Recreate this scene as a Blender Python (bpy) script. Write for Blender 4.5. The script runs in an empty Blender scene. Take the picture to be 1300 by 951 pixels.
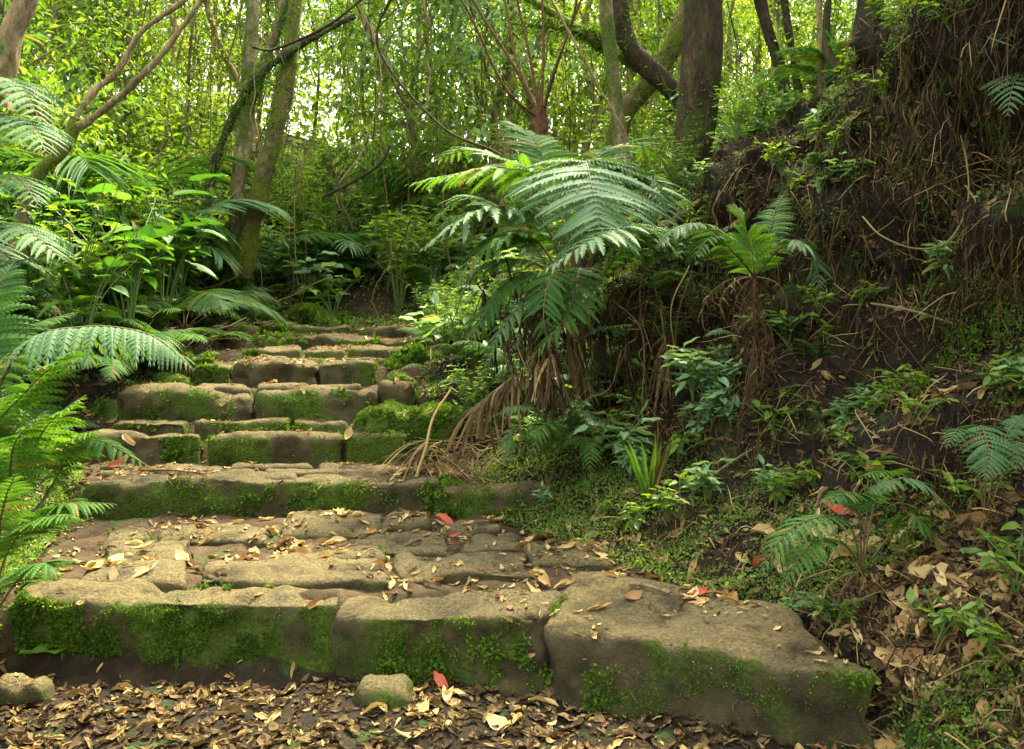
import bpy, math, random
import numpy as np
from mathutils import Vector, Matrix
from mathutils.bvhtree import BVHTree
random.seed(7); RNG = np.random.default_rng(7)
EYE = 1.1; F = 1100.0; CX = 650.0; HY = 395.0
sc = bpy.context.scene
COL = sc.collection
R = math.radians
def U(a, b): return random.uniform(a, b)

def P(px, py, D):                     # a spot at distance D seen in that direction
    return np.array([(px-CX)/F*D, D, EYE+(HY-py)/F*D])
def PZ(px, py, z):                    # the spot on a level plane z
    return P(px, py, F*(EYE-z)/(py-HY))

# ------------------------------------------------------------------ noise
def _hash(ix, iy, iz, s):
    h = (ix*374761393 + iy*668265263 + iz*2147483647 + s*974634777) & 0xffffffff
    h = ((h ^ (h >> 13))*1274126177) & 0xffffffff
    return ((h ^ (h >> 16)) & 0xffff)/32767.5 - 1.0
def vn(Q, sc_=1.0, seed=0):
    Q = np.asarray(Q, float)*sc_
    i = np.floor(Q).astype(np.int64); f = Q-i; f = f*f*(3-2*f)
    x, y, z = i[..., 0], i[..., 1], i[..., 2]; r = 0
    for dx in (0, 1):
        for dy in (0, 1):
            for dz in (0, 1):
                w = (f[..., 0] if dx else 1-f[..., 0])*(f[..., 1] if dy else 1-f[..., 1])*(f[..., 2] if dz else 1-f[..., 2])
                r = r + w*_hash(x+dx, y+dy, z+dz, seed)
    return r
def fbm(Q, s=1.0, o=4, seed=0):
    return sum(vn(Q, s*2**k, seed+k)*0.5**k for k in range(o))

# ------------------------------------------------------------------ materials
def nmat(name):
    m = bpy.data.materials.new(name); m.use_nodes = True
    nt = m.node_tree; nt.nodes.clear()
    out = nt.nodes.new('ShaderNodeOutputMaterial')
    def N(t, **k):
        n = nt.nodes.new(t)
        for a, v in k.items():
            if a.startswith('i_'): n.inputs[a[2:].replace('_', ' ')].default_value = v
            else: setattr(n, a, v)
        return n
    return m, nt, out, N
def ramp(N, stops):
    r = N('ShaderNodeValToRGB'); e = r.color_ramp.elements
    while len(e) < len(stops): e.new(0.5)
    for k, (p, c) in enumerate(stops): e[k].position = p; e[k].color = (*c, 1)
    return r
def leaf_mat(name, cols, trans=0.35, rough=0.45, tcol=None, spec=0.35):
    m, nt, out, N = nmat(name); L = nt.links.new
    at = N('ShaderNodeAttribute', attribute_name='rnd'); oi = N('ShaderNodeObjectInfo')
    mx = N('ShaderNodeMath', operation='MULTIPLY_ADD'); L(oi.outputs['Random'], mx.inputs[0]); mx.inputs[1].default_value = 0.22; L(at.outputs['Fac'], mx.inputs[2])
    ns = N('ShaderNodeTexNoise', i_Scale=38.0); tg = N('ShaderNodeNewGeometry'); L(tg.outputs['Position'], ns.inputs['Vector'])
    m2 = N('ShaderNodeMath', operation='MULTIPLY_ADD'); L(ns.outputs['Fac'], m2.inputs[0]); m2.inputs[1].default_value = 0.3; L(mx.outputs[0], m2.inputs[2])
    m3 = N('ShaderNodeMath', operation='SUBTRACT'); L(m2.outputs[0], m3.inputs[0]); m3.inputs[1].default_value = 0.3
    n = len(cols); r = ramp(N, [(k/(n-1), c) for k, c in enumerate(cols)]); L(m3.outputs[0], r.inputs[0])
    b = N('ShaderNodeBsdfPrincipled', i_Roughness=rough); b.inputs['Specular IOR Level'].default_value = spec
    L(r.outputs[0], b.inputs['Base Color'])
    if trans > 0:
        t = N('ShaderNodeBsdfTranslucent')
        hs = N('ShaderNodeMix', data_type='RGBA', blend_type='MULTIPLY'); hs.inputs['Factor'].default_value = 1
        L(r.outputs[0], hs.inputs[6]); hs.inputs[7].default_value = (*(tcol or (2.1, 1.9, 0.7)), 1)
        L(hs.outputs[2], t.inputs['Color'])
        mm = N('ShaderNodeMixShader', i_Fac=trans); L(b.outputs[0], mm.inputs[1]); L(t.outputs[0], mm.inputs[2]); L(mm.outputs[0], out.inputs[0])
    else: L(b.outputs[0], out.inputs[0])
    return m
def rough_mat(name, cols, scale=6, moss=None, moss_thr=(0.5, 0.62), bump=0.6, attr=None, rough=0.9, stretch=(1, 1, 1), fine=40, bdist=0.02, film=False, path=False):
    m, nt, out, N = nmat(name); L = nt.links.new
    tg = N('ShaderNodeNewGeometry'); mp = N('ShaderNodeMapping'); mp.inputs['Scale'].default_value = stretch
    L(tg.outputs['Position'], mp.inputs['Vector'])
    ns = N('ShaderNodeTexNoise', i_Scale=scale, i_Detail=8.0, i_Roughness=0.65, i_Distortion=0.4); L(mp.outputs[0], ns.inputs['Vector'])
    n = len(cols); r = ramp(N, [(0.28+0.44*k/(n-1), c) for k, c in enumerate(cols)]); L(ns.outputs['Fac'], r.inputs[0])
    nf = N('ShaderNodeTexNoise', i_Scale=fine, i_Detail=6.0, i_Roughness=0.7); L(mp.outputs[0], nf.inputs['Vector'])
    rf = ramp(N, [(0.33, (0.4, 0.38, 0.36)), (0.5, (0.95, 0.95, 0.95)), (0.68, (1.4, 1.4, 1.4))]); L(nf.outputs['Fac'], rf.inputs[0])
    mu = N('ShaderNodeMix', data_type='RGBA', blend_type='MULTIPLY'); mu.inputs['Factor'].default_value = 1
    L(r.outputs[0], mu.inputs[6]); L(rf.outputs[0], mu.inputs[7]); col = mu.outputs[2]
    if path:      # trodden tan dust of the path
        ap = N('ShaderNodeAttribute', attribute_name='path'); pr = ramp(N, [(0.3, (0.022, 0.014, 0.006)), (0.5, (0.06, 0.04, 0.018)), (0.7, (0.12, 0.08, 0.035))]); L(ns.outputs['Fac'], pr.inputs[0])
        xm = N('ShaderNodeMix', data_type='RGBA'); L(ap.outputs['Fac'], xm.inputs['Factor']); L(col, xm.inputs[6]); L(pr.outputs[0], xm.inputs[7]); col = xm.outputs[2]
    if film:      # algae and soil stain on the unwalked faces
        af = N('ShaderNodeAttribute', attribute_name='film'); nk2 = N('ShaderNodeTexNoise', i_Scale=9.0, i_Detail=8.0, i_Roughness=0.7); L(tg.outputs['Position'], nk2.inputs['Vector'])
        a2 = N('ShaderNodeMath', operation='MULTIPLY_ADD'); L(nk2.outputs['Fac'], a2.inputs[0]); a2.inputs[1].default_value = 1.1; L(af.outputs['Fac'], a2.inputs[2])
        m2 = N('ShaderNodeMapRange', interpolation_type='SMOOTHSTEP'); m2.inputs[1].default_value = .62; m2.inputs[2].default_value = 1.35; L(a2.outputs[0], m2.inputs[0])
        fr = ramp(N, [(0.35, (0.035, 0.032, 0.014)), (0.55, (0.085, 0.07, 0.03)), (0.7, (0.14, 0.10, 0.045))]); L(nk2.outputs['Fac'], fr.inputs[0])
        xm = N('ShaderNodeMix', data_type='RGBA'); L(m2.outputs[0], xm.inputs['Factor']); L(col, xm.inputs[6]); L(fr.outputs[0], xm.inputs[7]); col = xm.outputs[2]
    if moss:
        mc = ramp(N, [(0.3, tuple(c*0.45 for c in moss)), (0.55, moss), (0.75, (moss[0]*1.7, moss[1]*1.5, moss[2]))])
        nm = N('ShaderNodeTexNoise', i_Scale=70.0, i_Detail=4.0); L(tg.outputs['Position'], nm.inputs['Vector']); L(nm.outputs['Fac'], mc.inputs[0])
        nk = N('ShaderNodeTexNoise', i_Scale=3.1 if not attr else 22.0, i_Detail=7.0, i_Roughness=0.7); L(tg.outputs['Position'], nk.inputs['Vector'])
        fac = nk.outputs['Fac']
        if attr:
            at = N('ShaderNodeAttribute', attribute_name=attr); ad = N('ShaderNodeMath', operation='MULTIPLY_ADD')
            L(nk.outputs['Fac'], ad.inputs[0]); ad.inputs[1].default_value = 0.7; L(at.outputs['Fac'], ad.inputs[2]); fac = ad.outputs[0]
        mr = N('ShaderNodeMapRange', interpolation_type='SMOOTHSTEP'); mr.inputs[1].default_value, mr.inputs[2].default_value = moss_thr; L(fac, mr.inputs[0])
        mx = N('ShaderNodeMix', data_type='RGBA'); L(mr.outputs[0], mx.inputs['Factor']); L(col, mx.inputs[6]); L(mc.outputs[0], mx.inputs[7]); col = mx.outputs[2]
    b = N('ShaderNodeBsdfPrincipled', i_Roughness=rough); b.inputs['Specular IOR Level'].default_value = 0.2
    L(col, b.inputs['Base Color'])
    ad = N('ShaderNodeMath', operation='MULTIPLY_ADD'); L(nf.outputs['Fac'], ad.inputs[0]); ad.inputs[1].default_value = 0.5; L(ns.outputs['Fac'], ad.inputs[2])
    bp = N('ShaderNodeBump', i_Strength=bump, i_Distance=bdist); L(ad.outputs[0], bp.inputs['Height']); L(bp.outputs[0], b.inputs['Normal'])
    L(b.outputs[0], out.inputs[0]); return m

M = {}
M['fern'] = leaf_mat('fern_green', [(0.025, 0.08, 0.012), (0.055, 0.14, 0.02), (0.11, 0.21, 0.03), (0.14, 0.125, 0.03)], 0.33, 0.6, spec=.15)
M['fern_blue'] = leaf_mat('fern_grey_green', [(0.04, 0.095, 0.03), (0.07, 0.15, 0.05), (0.11, 0.20, 0.075), (0.14, 0.125, 0.045)], 0.25, 0.6, spec=0.2)
M['fern_bright'] = leaf_mat('fern_bright', [(0.045, 0.13, 0.012), (0.09, 0.20, 0.02), (0.15, 0.27, 0.035), (0.16, 0.145, 0.035)], 0.33, 0.6, spec=.15)
M['leaf'] = leaf_mat('broad_leaf', [(0.025, 0.09, 0.012), (0.06, 0.16, 0.02), (0.12, 0.23, 0.035)], 0.35, 0.42, spec=0.35)
M['leaf_bg'] = leaf_mat('forest_leaf', [(0.045, 0.095, 0.010), (0.12, 0.20, 0.018), (0.21, 0.30, 0.03), (0.36, 0.42, 0.08)], 0.55, 0.45, (1.9, 1.8, 0.8))
M['leaf_mid'] = leaf_mat('shrub_leaf', [(0.04, 0.105, 0.012), (0.11, 0.20, 0.02), (0.20, 0.30, 0.04)], 0.42)
M['leaf_pale'] = leaf_mat('pale_leaf', [(0.09, 0.19, 0.07), (0.15, 0.27, 0.11), (0.23, 0.36, 0.17)], 0.3)
M['moss'] = leaf_mat('moss_green', [(0.035, 0.08, 0.01), (0.08, 0.155, 0.014), (0.17, 0.26, 0.025)], 0.25, 0.8, spec=0.1)
M['dead'] = leaf_mat('dead_leaf', [(0.09, 0.04, 0.014), (0.22, 0.12, 0.04), (0.40, 0.28, 0.10), (0.55, 0.44, 0.20)], 0.15, 0.6, (1.3, 1.1, 0.7), 0.2)
M['dead_dark'] = leaf_mat('dead_leaf_brown', [(0.022, 0.013, 0.005), (0.06, 0.036, 0.013), (0.15, 0.10, 0.035), (0.34, 0.25, 0.09)], 0.1, 0.7, (1.3, 1.1, 0.7), 0.2)
M['straw'] = leaf_mat('dry_straw', [(0.03, 0.018, 0.007), (0.15, 0.097, 0.035), (0.34, 0.24, 0.09)], 0.12, 0.6, (1.2, 1.1, 0.8), 0.2)
M['root'] = leaf_mat('fine_roots', [(0.010, 0.007, 0.003), (0.025, 0.018, 0.007), (0.10, 0.07, 0.02)], 0.0, 0.9, spec=.1)
M['red'] = leaf_mat('red_leaf', [(0.22, 0.04, 0.02), (0.42, 0.07, 0.035), (0.5, 0.16, 0.08)], 0.2, 0.5, (1.2, 0.9, 0.8), 0.2)
M['stalk'] = leaf_mat('stalk_brown', [(0.05, 0.035, 0.012), (0.10, 0.07, 0.02), (0.14, 0.12, 0.03)], 0.0, 0.6)
M['gstalk'] = leaf_mat('stalk_green', [(0.05, 0.10, 0.02), (0.09, 0.15, 0.03), (0.15, 0.18, 0.05)], 0.0, 0.5)
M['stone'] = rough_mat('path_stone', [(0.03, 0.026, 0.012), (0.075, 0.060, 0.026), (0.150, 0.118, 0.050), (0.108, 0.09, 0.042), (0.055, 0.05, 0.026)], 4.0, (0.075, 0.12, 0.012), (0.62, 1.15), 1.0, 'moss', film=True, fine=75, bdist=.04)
M['soil'] = rough_mat('soil', [(0.005, 0.004, 0.002), (0.015, 0.011, 0.005), (0.045, 0.032, 0.014)], 7, (0.035, 0.075, 0.012), (0.52, 0.66), 1.0, fine=55, bdist=0.03, path=True)
M['bark'] = rough_mat('bark_pale', [(0.09, 0.07, 0.03), (0.25, 0.20, 0.10), (0.42, 0.36, 0.2)], 9, (0.09, 0.13, 0.02), (0.45, 0.6), 1.0, stretch=(1, 1, 0.35), fine=45, bdist=.05)
M['bark_dark'] = rough_mat('bark_dark', [(0.018, 0.013, 0.007), (0.05, 0.036, 0.017), (0.10, 0.075, 0.035)], 9, (0.05, 0.08, 0.012), (0.52, 0.66), 1.0, stretch=(1, 1, 0.35), fine=45, bdist=.05)
M['bark_moss'] = rough_mat('bark_mossy', [(0.06, 0.045, 0.02), (0.15, 0.12, 0.05), (0.26, 0.21, 0.09)], 9, (0.13, 0.16, 0.015), (0.40, 0.52), 1.0, fine=45, bdist=.05)
M['bark_tan'] = rough_mat('bark_tan', [(0.12, 0.085, 0.04), (0.26, 0.19, 0.09), (0.38, 0.31, 0.17)], 9, (0.10, 0.15, 0.03), (0.52, 0.64), 1.0, stretch=(1, 1, 0.3), fine=45, bdist=.05)
M['vine'] = leaf_mat('vine_skin', [(0.05, 0.06, 0.012), (0.12, 0.12, 0.03), (0.18, 0.17, 0.05)], 0.0, 0.7)
M['fibre'] = rough_mat('treefern_fibre', [(0.05, 0.025, 0.012), (0.13, 0.065, 0.03), (0.22, 0.13, 0.06)], 30, None, bump=1.0, fine=120)

# ------------------------------------------------------------------ mesh building
class MB:
    def __init__(s): s.V = []; s.F = []; s.A = []; s.MI = []; s.n = 0
    def add(s, V, Fs, rnd=0.5, mi=0):
        V = np.asarray(V, float).reshape(-1, 3); Fs = np.asarray(Fs, int)
        s.V.append(V); s.F.append(Fs+s.n); s.n += len(V)
        s.A.append(np.broadcast_to(np.asarray(rnd, float), (len(V),)).copy()); s.MI.append(np.full(len(Fs), mi))
    def mesh(s, name, mats, smooth=False, attrs=None):
        me = bpy.data.meshes.new(name)
        V = np.concatenate(s.V); me.vertices.add(len(V)); me.vertices.foreach_set('co', V.ravel())
        idx = np.concatenate([f.ravel() for f in s.F]); cnt = np.concatenate([np.full(len(f), f.shape[1]) for f in s.F])
        me.loops.add(len(idx)); me.loops.foreach_set('vertex_index', idx)
        me.polygons.add(len(cnt)); st = np.concatenate([[0], np.cumsum(cnt)[:-1]])
        me.polygons.foreach_set('loop_start', st); me.polygons.foreach_set('loop_total', cnt)
        me.polygons.foreach_set('material_index', np.concatenate(s.MI))
        me.polygons.foreach_set('use_smooth', np.full(len(cnt), smooth))
        a = me.attributes.new('rnd', 'FLOAT', 'POINT'); a.data.foreach_set('value', np.concatenate(s.A))
        for k, v in (attrs or {}).items():
            a = me.attributes.new(k, 'FLOAT', 'POINT'); a.data.foreach_set('value', v)
        for m in (mats if isinstance(mats, (list, tuple)) else [mats]): me.materials.append(M[m])
        me.update(calc_edges=True); return me
def link(name, data, parent=None, loc=(0, 0, 0), rot=(0, 0, 0), scl=1.0):
    o = bpy.data.objects.new(name, data); COL.objects.link(o); o.parent = parent
    o.location = loc; o.rotation_euler = rot; o.scale = (scl,)*3 if np.isscalar(scl) else scl
    return o
def tag(o, label, cat, group=None):
    o['label'] = label; o['category'] = cat
    if group: o['group'] = group
    return o
def kind(o, k): o['kind'] = k; return o
def norm(v): v = np.asarray(v, float); return v/(np.linalg.norm(v, axis=-1, keepdims=True)+1e-9)
def spline(pts, n):
    pts = np.asarray(pts, float)
    if len(pts) == 2: t = np.linspace(0, 1, n)[:, None]; return pts[0]*(1-t)+pts[1]*t
    ext = np.vstack([2*pts[0]-pts[1], pts, 2*pts[-1]-pts[-2]]); out = []
    for t in np.linspace(0, len(pts)-1-1e-6, n):
        i = int(t); f = t-i; a, b, c, d = ext[i:i+4]
        out.append(0.5*((2*b)+(-a+c)*f+(2*a-5*b+4*c-d)*f*f+(-a+3*b-3*c+d)*f**3))
    return np.array(out)
def tube(mb, pts, rad, sides=8, rnd=0.5, mi=0, lump=0.0, seed=0):
    pts = np.asarray(pts, float); n = len(pts); rad = np.broadcast_to(np.asarray(rad, float), (n,))
    T = norm(np.gradient(pts, axis=0)); ref = np.array([0.3, 1, 0.1]) if abs(T[0][2]) > 0.7 else np.array([0, 0, 1.0])
    A = norm(np.cross(T, ref)); B = np.cross(T, A)
    an = np.linspace(0, 2*np.pi, sides, endpoint=False)
    ring = A[:, None]*np.cos(an)[None, :, None]+B[:, None]*np.sin(an)[None, :, None]
    V = pts[:, None]+ring*rad[:, None, None]
    if lump: V = V+ring*(fbm(V*[1, 1, .4], 0.45/max(rad.max(), .01), 4, seed)*lump*rad[:, None])[..., None]
    V = V.reshape(-1, 3); i = np.arange(n-1)[:, None]*sides; j = np.arange(sides)[None]; k = (j+1) % sides
    mb.add(V, np.stack([i+j, i+k, i+k+sides, i+j+sides], -1).reshape(-1, 4), rnd, mi)
    mb.add([pts[-1]+T[-1]*rad[-1]*.3]+list(V[-sides:]), [[0, 1+q, 1+(q+1) % sides] for q in range(sides)], rnd, mi)

# leaf templates: x along the leaf, y sideways, z up
def T_diamond(): return np.array([[0, 0, 0], [.45, -.5, .06], [1, 0, -.08], [.45, .5, .06]]), np.array([[0, 1, 2, 3]])
def T_fold(): return np.array([[0, 0, 0], [.3, -.5, .1], [.72, -.36, .04], [1, 0, -.2], [.72, .36, .04], [.3, .5, .1], [.35, 0, 0], [.72, 0, -.06]]), np.array([[0, 1, 2, 6], [6, 2, 3, 7], [0, 6, 4, 5], [6, 7, 3, 4]])
def T_broad():
    V = []; Fq = []
    xs = np.linspace(0, 1, 7); w = 0.5*np.sin(np.pi*xs**0.8)**0.8; w[0] = .03; w[-1] = 0.01
    for x, ww in zip(xs, w):
        z = -.28*x*x+.05*math.sin(x*9)
        V += [[x, -ww, z+.09*(ww*2)], [x, 0, z-.02], [x, ww, z+.09*(ww*2)]]
    for i in range(6):
        a = 3*i; Fq += [[a, a+3, a+4, a+1], [a+1, a+4, a+5, a+2]]
    return np.array(V), np.array(Fq)
def T_heart():
    V = []; Fq = []
    xs = np.array([-.12, 0, .15, .4, .65, .85, 1]); w = np.array([.2, .42, .52, .5, .34, .16, .01])
    for k, (x, ww) in enumerate(zip(xs, w)):
        z = -.35*x*x; V += [[x, -ww, z+.06], [x if k > 0 else 0.02, 0, z-.03], [x, ww, z+.06]]
    for i in range(6):
        a = 3*i; Fq += [[a, a+3, a+4, a+1], [a+1, a+4, a+5, a+2]]
    return np.array(V), np.array(Fq)
def T_blade():
    xs = np.linspace(0, 1, 6); w = np.array([.3, .5, .5, .45, .3, .02]); V = []; Fq = []
    for x, ww in zip(xs, w): z = .16*math.sin(5.5*x)-.3*x*x; V += [[x, -ww, z], [x, ww, z]]
    for i in range(5): a = 2*i; Fq.append([a, a+1, a+3, a+2])
    return np.array(V), np.array(Fq)
def place_many(mb, tmpl, loc, d, up, L, W, rnd, mi=0, droop=0.0):
    TV, TF = tmpl; loc = np.asarray(loc, float); n = len(loc)
    d = norm(d); s = norm(np.cross(up, d)); u = np.cross(d, s)
    L = np.broadcast_to(L, (n,)); W = np.broadcast_to(W, (n,)); rnd = np.broadcast_to(rnd, (n,))
    V = loc[:, None]+d[:, None]*(TV[None, :, 0:1]*L[:, None, None])+s[:, None]*(TV[None, :, 1:2]*W[:, None, None])+u[:, None]*(TV[None, :, 2:3]*L[:, None, None])
    if droop: V[..., 2] -= droop*(TV[None, :, 0]**2)*L[:, None]
    Fq = (TF[None]+(np.arange(n)*len(TV))[:, None, None]).reshape(-1, TF.shape[1])
    mb.add(V.reshape(-1, 3), Fq, np.repeat(rnd, len(TV)), mi)
def rdir(n, flat=1.0):
    v = RNG.normal(size=(n, 3)); v[:, 2] *= flat; return norm(v)

# fern pinna templates (unit long, width measured in units of length)
def pinna_serrate(m=9, w=.16):
    V = []; Fq = []
    for j in range(m):
        x = (j+.4)/m; s = .5/m; l = w*(1-x)**.55*(.35+.65*min(1, x*6))
        for sg in (-1, 1):
            k = len(V); V += [[x-s, 0, 0], [x+s*.95, 0, 0], [x+s*1.7, sg*l, -.02-.15*l], [x+s*.25, sg*l*.92, -.02-.15*l]]; Fq.append([k, k+1, k+2, k+3])
    k = len(V); V += [[.93, -.01, 0], [.93, .01, 0], [1.0, .003, 0], [1.0, -.003, 0]]; Fq.append([k, k+1, k+2, k+3])
    return np.array(V), np.array(Fq)
def pinna_feather(m=16, w=.19, frac=.95):
    V = []; Fq = []
    for j in range(m):
        x = (j+.6)/m*.97; s = .5/m*frac; l = w*(1-x**1.6)**.9*(.45+.55*min(1, x*5))+.008
        for sg in (-1, 1):
            k = len(V); V += [[x, 0, 0], [x+s*1.0+l*.12, sg*l*.42, .012], [x+l*.42, sg*l, -.02], [x-s*.9+l*.1, sg*l*.38, .0]]; Fq.append([k, k+1, k+2, k+3])
    k = len(V); V += [[0, -.008, 0.003], [0, .008, 0.003], [1, .003, 0.003], [1, -.003, 0.003]]; Fq.append([k, k+1, k+2, k+3])
    return np.array(V), np.array(Fq)
def pinna_cut(m=19, w=.135):
    V = []; Fq = []
    for j in range(m):
        x = (j+.5)/m*.97; s = .5/m; l = w*(1-x**1.5)**.8*(.5+.5*min(1, x*6))+.01
        for sg in (-1, 1):
            k = len(V); z1, l1 = random.gauss(-.02, .02), l*random.uniform(.85, 1.1); V += [[x-s, 0, 0], [x+s, 0, 0], [x+s*.75+l*.2, sg*l1*.55, .006], [x-s*.8+l*.2, sg*l1*.55, .006], [x+s*.2+l*.42, sg*l1, z1], [x-s*.25+l*.38, sg*l1*.97, z1]]; Fq += [[k, k+1, k+2, k+3], [k+3, k+2, k+4, k+5]]
    k = len(V); V += [[0, -.007, 0.004], [0, .007, 0.004], [1, .002, 0.004], [1, -.002, 0.004]]; Fq.append([k, k+1, k+2, k+3])
    return np.array(V), np.array(Fq)
def pinna_palm():
    xs = np.array([0, .3, .6, .85, 1]); w = np.array([.018, .04, .035, .02, .003]); V = []; Fq = []
    for x, ww in zip(xs, w): V += [[x, -ww, .012], [x, 0, -.005], [x, ww, .012]]
    for i in range(4): a = 3*i; Fq += [[a, a+1, a+4, a+3], [a+1, a+2, a+5, a+4]]
    return np.array(V), np.array(Fq)
PS = pinna_serrate(); PF = pinna_feather(); PP = pinna_palm(); PS2 = pinna_cut(); PN = pinna_serrate(7, .10)
def frond(mb, curve, up=(0, 0, 1), tmpl=PS, pairs=22, plen=.2, t0=.2, shape='fern', ang=12, droop=.35, rr=.004, jit=.06, miss=0.03, roll=0.0):
    c = spline(curve, 40) if len(curve) < 30 else np.asarray(curve); T = norm(np.gradient(c, axis=0))
    up = np.asarray(up, float); S = norm(np.cross(T, up)); Un = np.cross(S, T)
    if roll: cr, sr = math.cos(roll), math.sin(roll); S, Un = S*cr+Un*sr, Un*cr-S*sr
    TV, TF = tmpl; loc = []; dd = []; uu = []; LL = []
    for i in range(pairs):
        t = t0+(1-t0)*((i+.3)/pairs); x = (i+.5)/pairs; k = min(39, t*39); a = int(k); f = k-a; b = min(39, a+1)
        p = c[a]*(1-f)+c[b]*f
        if shape == 'fern': l = plen*(math.sin(math.pi*min(1, .16+.84*x)**.75)**.8+.03) if x > .25 else plen*(.62+1.4*x)
        elif shape == 'tri': l = plen*(1-x)**.8+.01
        else: l = plen*(.45+.75*math.sin(math.pi*(.15+.8*x)))
        for sg in (-1, 1):
            if random.random() < miss: continue
            an = R(ang+30*x+random.gauss(0, 1)*jit*60)
            d = S[a]*sg*math.cos(an)+T[a]*math.sin(an)+Un[a]*random.gauss(0.05, jit)
            loc.append(p); dd.append(d); uu.append(Un[a]+S[a]*sg*.2+RNG.normal(size=3)*jit); LL.append(l*U(.88, 1.08))
    LL = np.array(LL); dd = norm(np.array(dd)); uu = np.array(uu); loc = np.array(loc)
    s = norm(np.cross(uu, dd)); u = np.cross(dd, s)
    V = loc[:, None]+dd[:, None]*(TV[None, :, 0:1]*LL[:, None, None])+s[:, None]*(TV[None, :, 1:2]*LL[:, None, None])+u[:, None]*(TV[None, :, 2:3]*LL[:, None, None])
    V[..., 2] -= droop*(TV[None, :, 0]**2)*LL[:, None]*(1-.4*np.abs(dd[:, None, 2]))
    Fq = (TF[None]+(np.arange(len(loc))*len(TV))[:, None, None]).reshape(-1, 4)
    rn = np.where(RNG.random(len(loc)) < .035, 1.1, .1+.36*RNG.random(len(loc)))+U(-.06, .06)
    mb.add(V.reshape(-1, 3), Fq, np.repeat(rn, len(TV)))
    tube(mb, c[::2], np.linspace(rr, rr*.3, 20), 5, .5, 1)

# ------------------------------------------------------------------ world, light, camera
SUN_EL, SUN_AZ = 58, 28          # from behind the right bank, high
w = bpy.data.worlds.new('World'); sc.world = w; w.use_nodes = True; nt = w.node_tree; nt.nodes.clear()
o_ = nt.nodes.new('ShaderNodeOutputWorld'); bg = nt.nodes.new('ShaderNodeBackground'); sk = nt.nodes.new('ShaderNodeTexSky')
sk.sky_type = 'NISHITA'; sk.sun_disc = False; sk.sun_elevation = R(SUN_EL); sk.sun_rotation = R(SUN_AZ)
sk.air_density = 1.0; sk.dust_density = 4.0; sk.ozone_density = 1.0
hs = nt.nodes.new('ShaderNodeHueSaturation'); hs.inputs['Saturation'].default_value = 0.12; hs.inputs['Value'].default_value = 1.0
nt.links.new(sk.outputs[0], hs.inputs['Color']); nt.links.new(hs.outputs[0], bg.inputs[0]); bg.inputs[1].default_value = 0.15; nt.links.new(bg.outputs[0], o_.inputs[0])
ld = bpy.data.lights.new('sun', 'SUN'); ld.energy = 2.6; ld.angle = R(6); ld.color = (1.0, 0.87, 0.55)
so = bpy.data.objects.new('sun', ld); COL.objects.link(so)
sd = Vector((math.sin(R(SUN_AZ))*math.cos(R(SUN_EL)), math.cos(R(SUN_AZ))*math.cos(R(SUN_EL)), math.sin(R(SUN_EL))))
so.rotation_euler = sd.to_track_quat('Z', 'Y').to_euler(); so.location = (0, 0, 20)
cd = bpy.data.cameras.new('camera'); cam = bpy.data.objects.new('camera', cd); COL.objects.link(cam); sc.camera = cam
cam.location = (0, 0, EYE); cam.rotation_euler = (R(90), 0, 0); cd.sensor_width = 36; cd.lens = 36*F/1300
cd.shift_y = -(475.5-HY)/1300; cd.clip_end = 500; cd.clip_start = .05
sc.view_settings.view_transform = 'Standard'; sc.view_settings.look = 'None'; sc.view_settings.gamma = 1; sc.view_settings.use_curve_mapping = False
sc.view_settings.exposure = 2.85
sc.render.engine = 'CYCLES'; cy = sc.cycles
cy.max_bounces = 6; cy.diffuse_bounces = 4; cy.glossy_bounces = 2; cy.transmission_bounces = 4; cy.transparent_max_bounces = 4
cy.use_denoising = True; cy.caustics_reflective = False; cy.caustics_refractive = False
try: cy.denoiser = 'OPENIMAGEDENOISE'; cy.denoising_prefilter = 'ACCURATE'
except Exception: pass

# ------------------------------------------------------------------ terrain
SY = [-30, 3.24, 3.38, 4.80, 4.84, 5.46, 5.50, 5.68, 5.72, 5.90, 5.94, 6.40, 6.44, 7.1, 7.14, 7.58, 7.62, 8.45, 8.5, 9.6, 11, 13, 16, 22, 40, 120]
SZ = [-.30, -.27, -.018, -.012, .145, .15, .28, .285, .35, .36, .545, .56, .68, .69, .745, .75, .83, .84, .92, .95, 1.5, 2.5, 3.6, 4.8, 7, 12]
TY = [-30, 1, 2, 2.7, 3.2, 3.84, 4.55, 5.25, 5.8, 6.3, 8.4, 9.6, 11, 14, 30]
TX = [1.8, 1.6, 1.35, 1.12, .93, .48, .0, -.3, -.5, -.62, -.9, -.9, -.4, 1, 4]
CY = [-30, 1, 3, 4.5, 6, 7, 8, 9, 10, 12, 16, 30]
CXX = [3.6, 3.1, 2.75, 2.35, 2.0, 1.4, .5, -.5, .4, 2.2, 5, 9]
CZ = [2.8, 3.0, 3.05, 2.75, 2.4, 1.98, 1.6, 1.35, 1.5, 2.3, 3.4, 5]
LY = [-30, 2.5, 3.4, 4.7, 5.5, 6.3, 8.4, 10, 14]
LX = [-1.8, -1.75, -2.04, -2.4, -2.75, -2.35, -2.5, -3, -3]
PF_X = [0, .12, .3, .42, .6, .8, .92, 1.0]; PF_Z = [0, .03, .13, .3, .62, .88, .97, 1.0]
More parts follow.
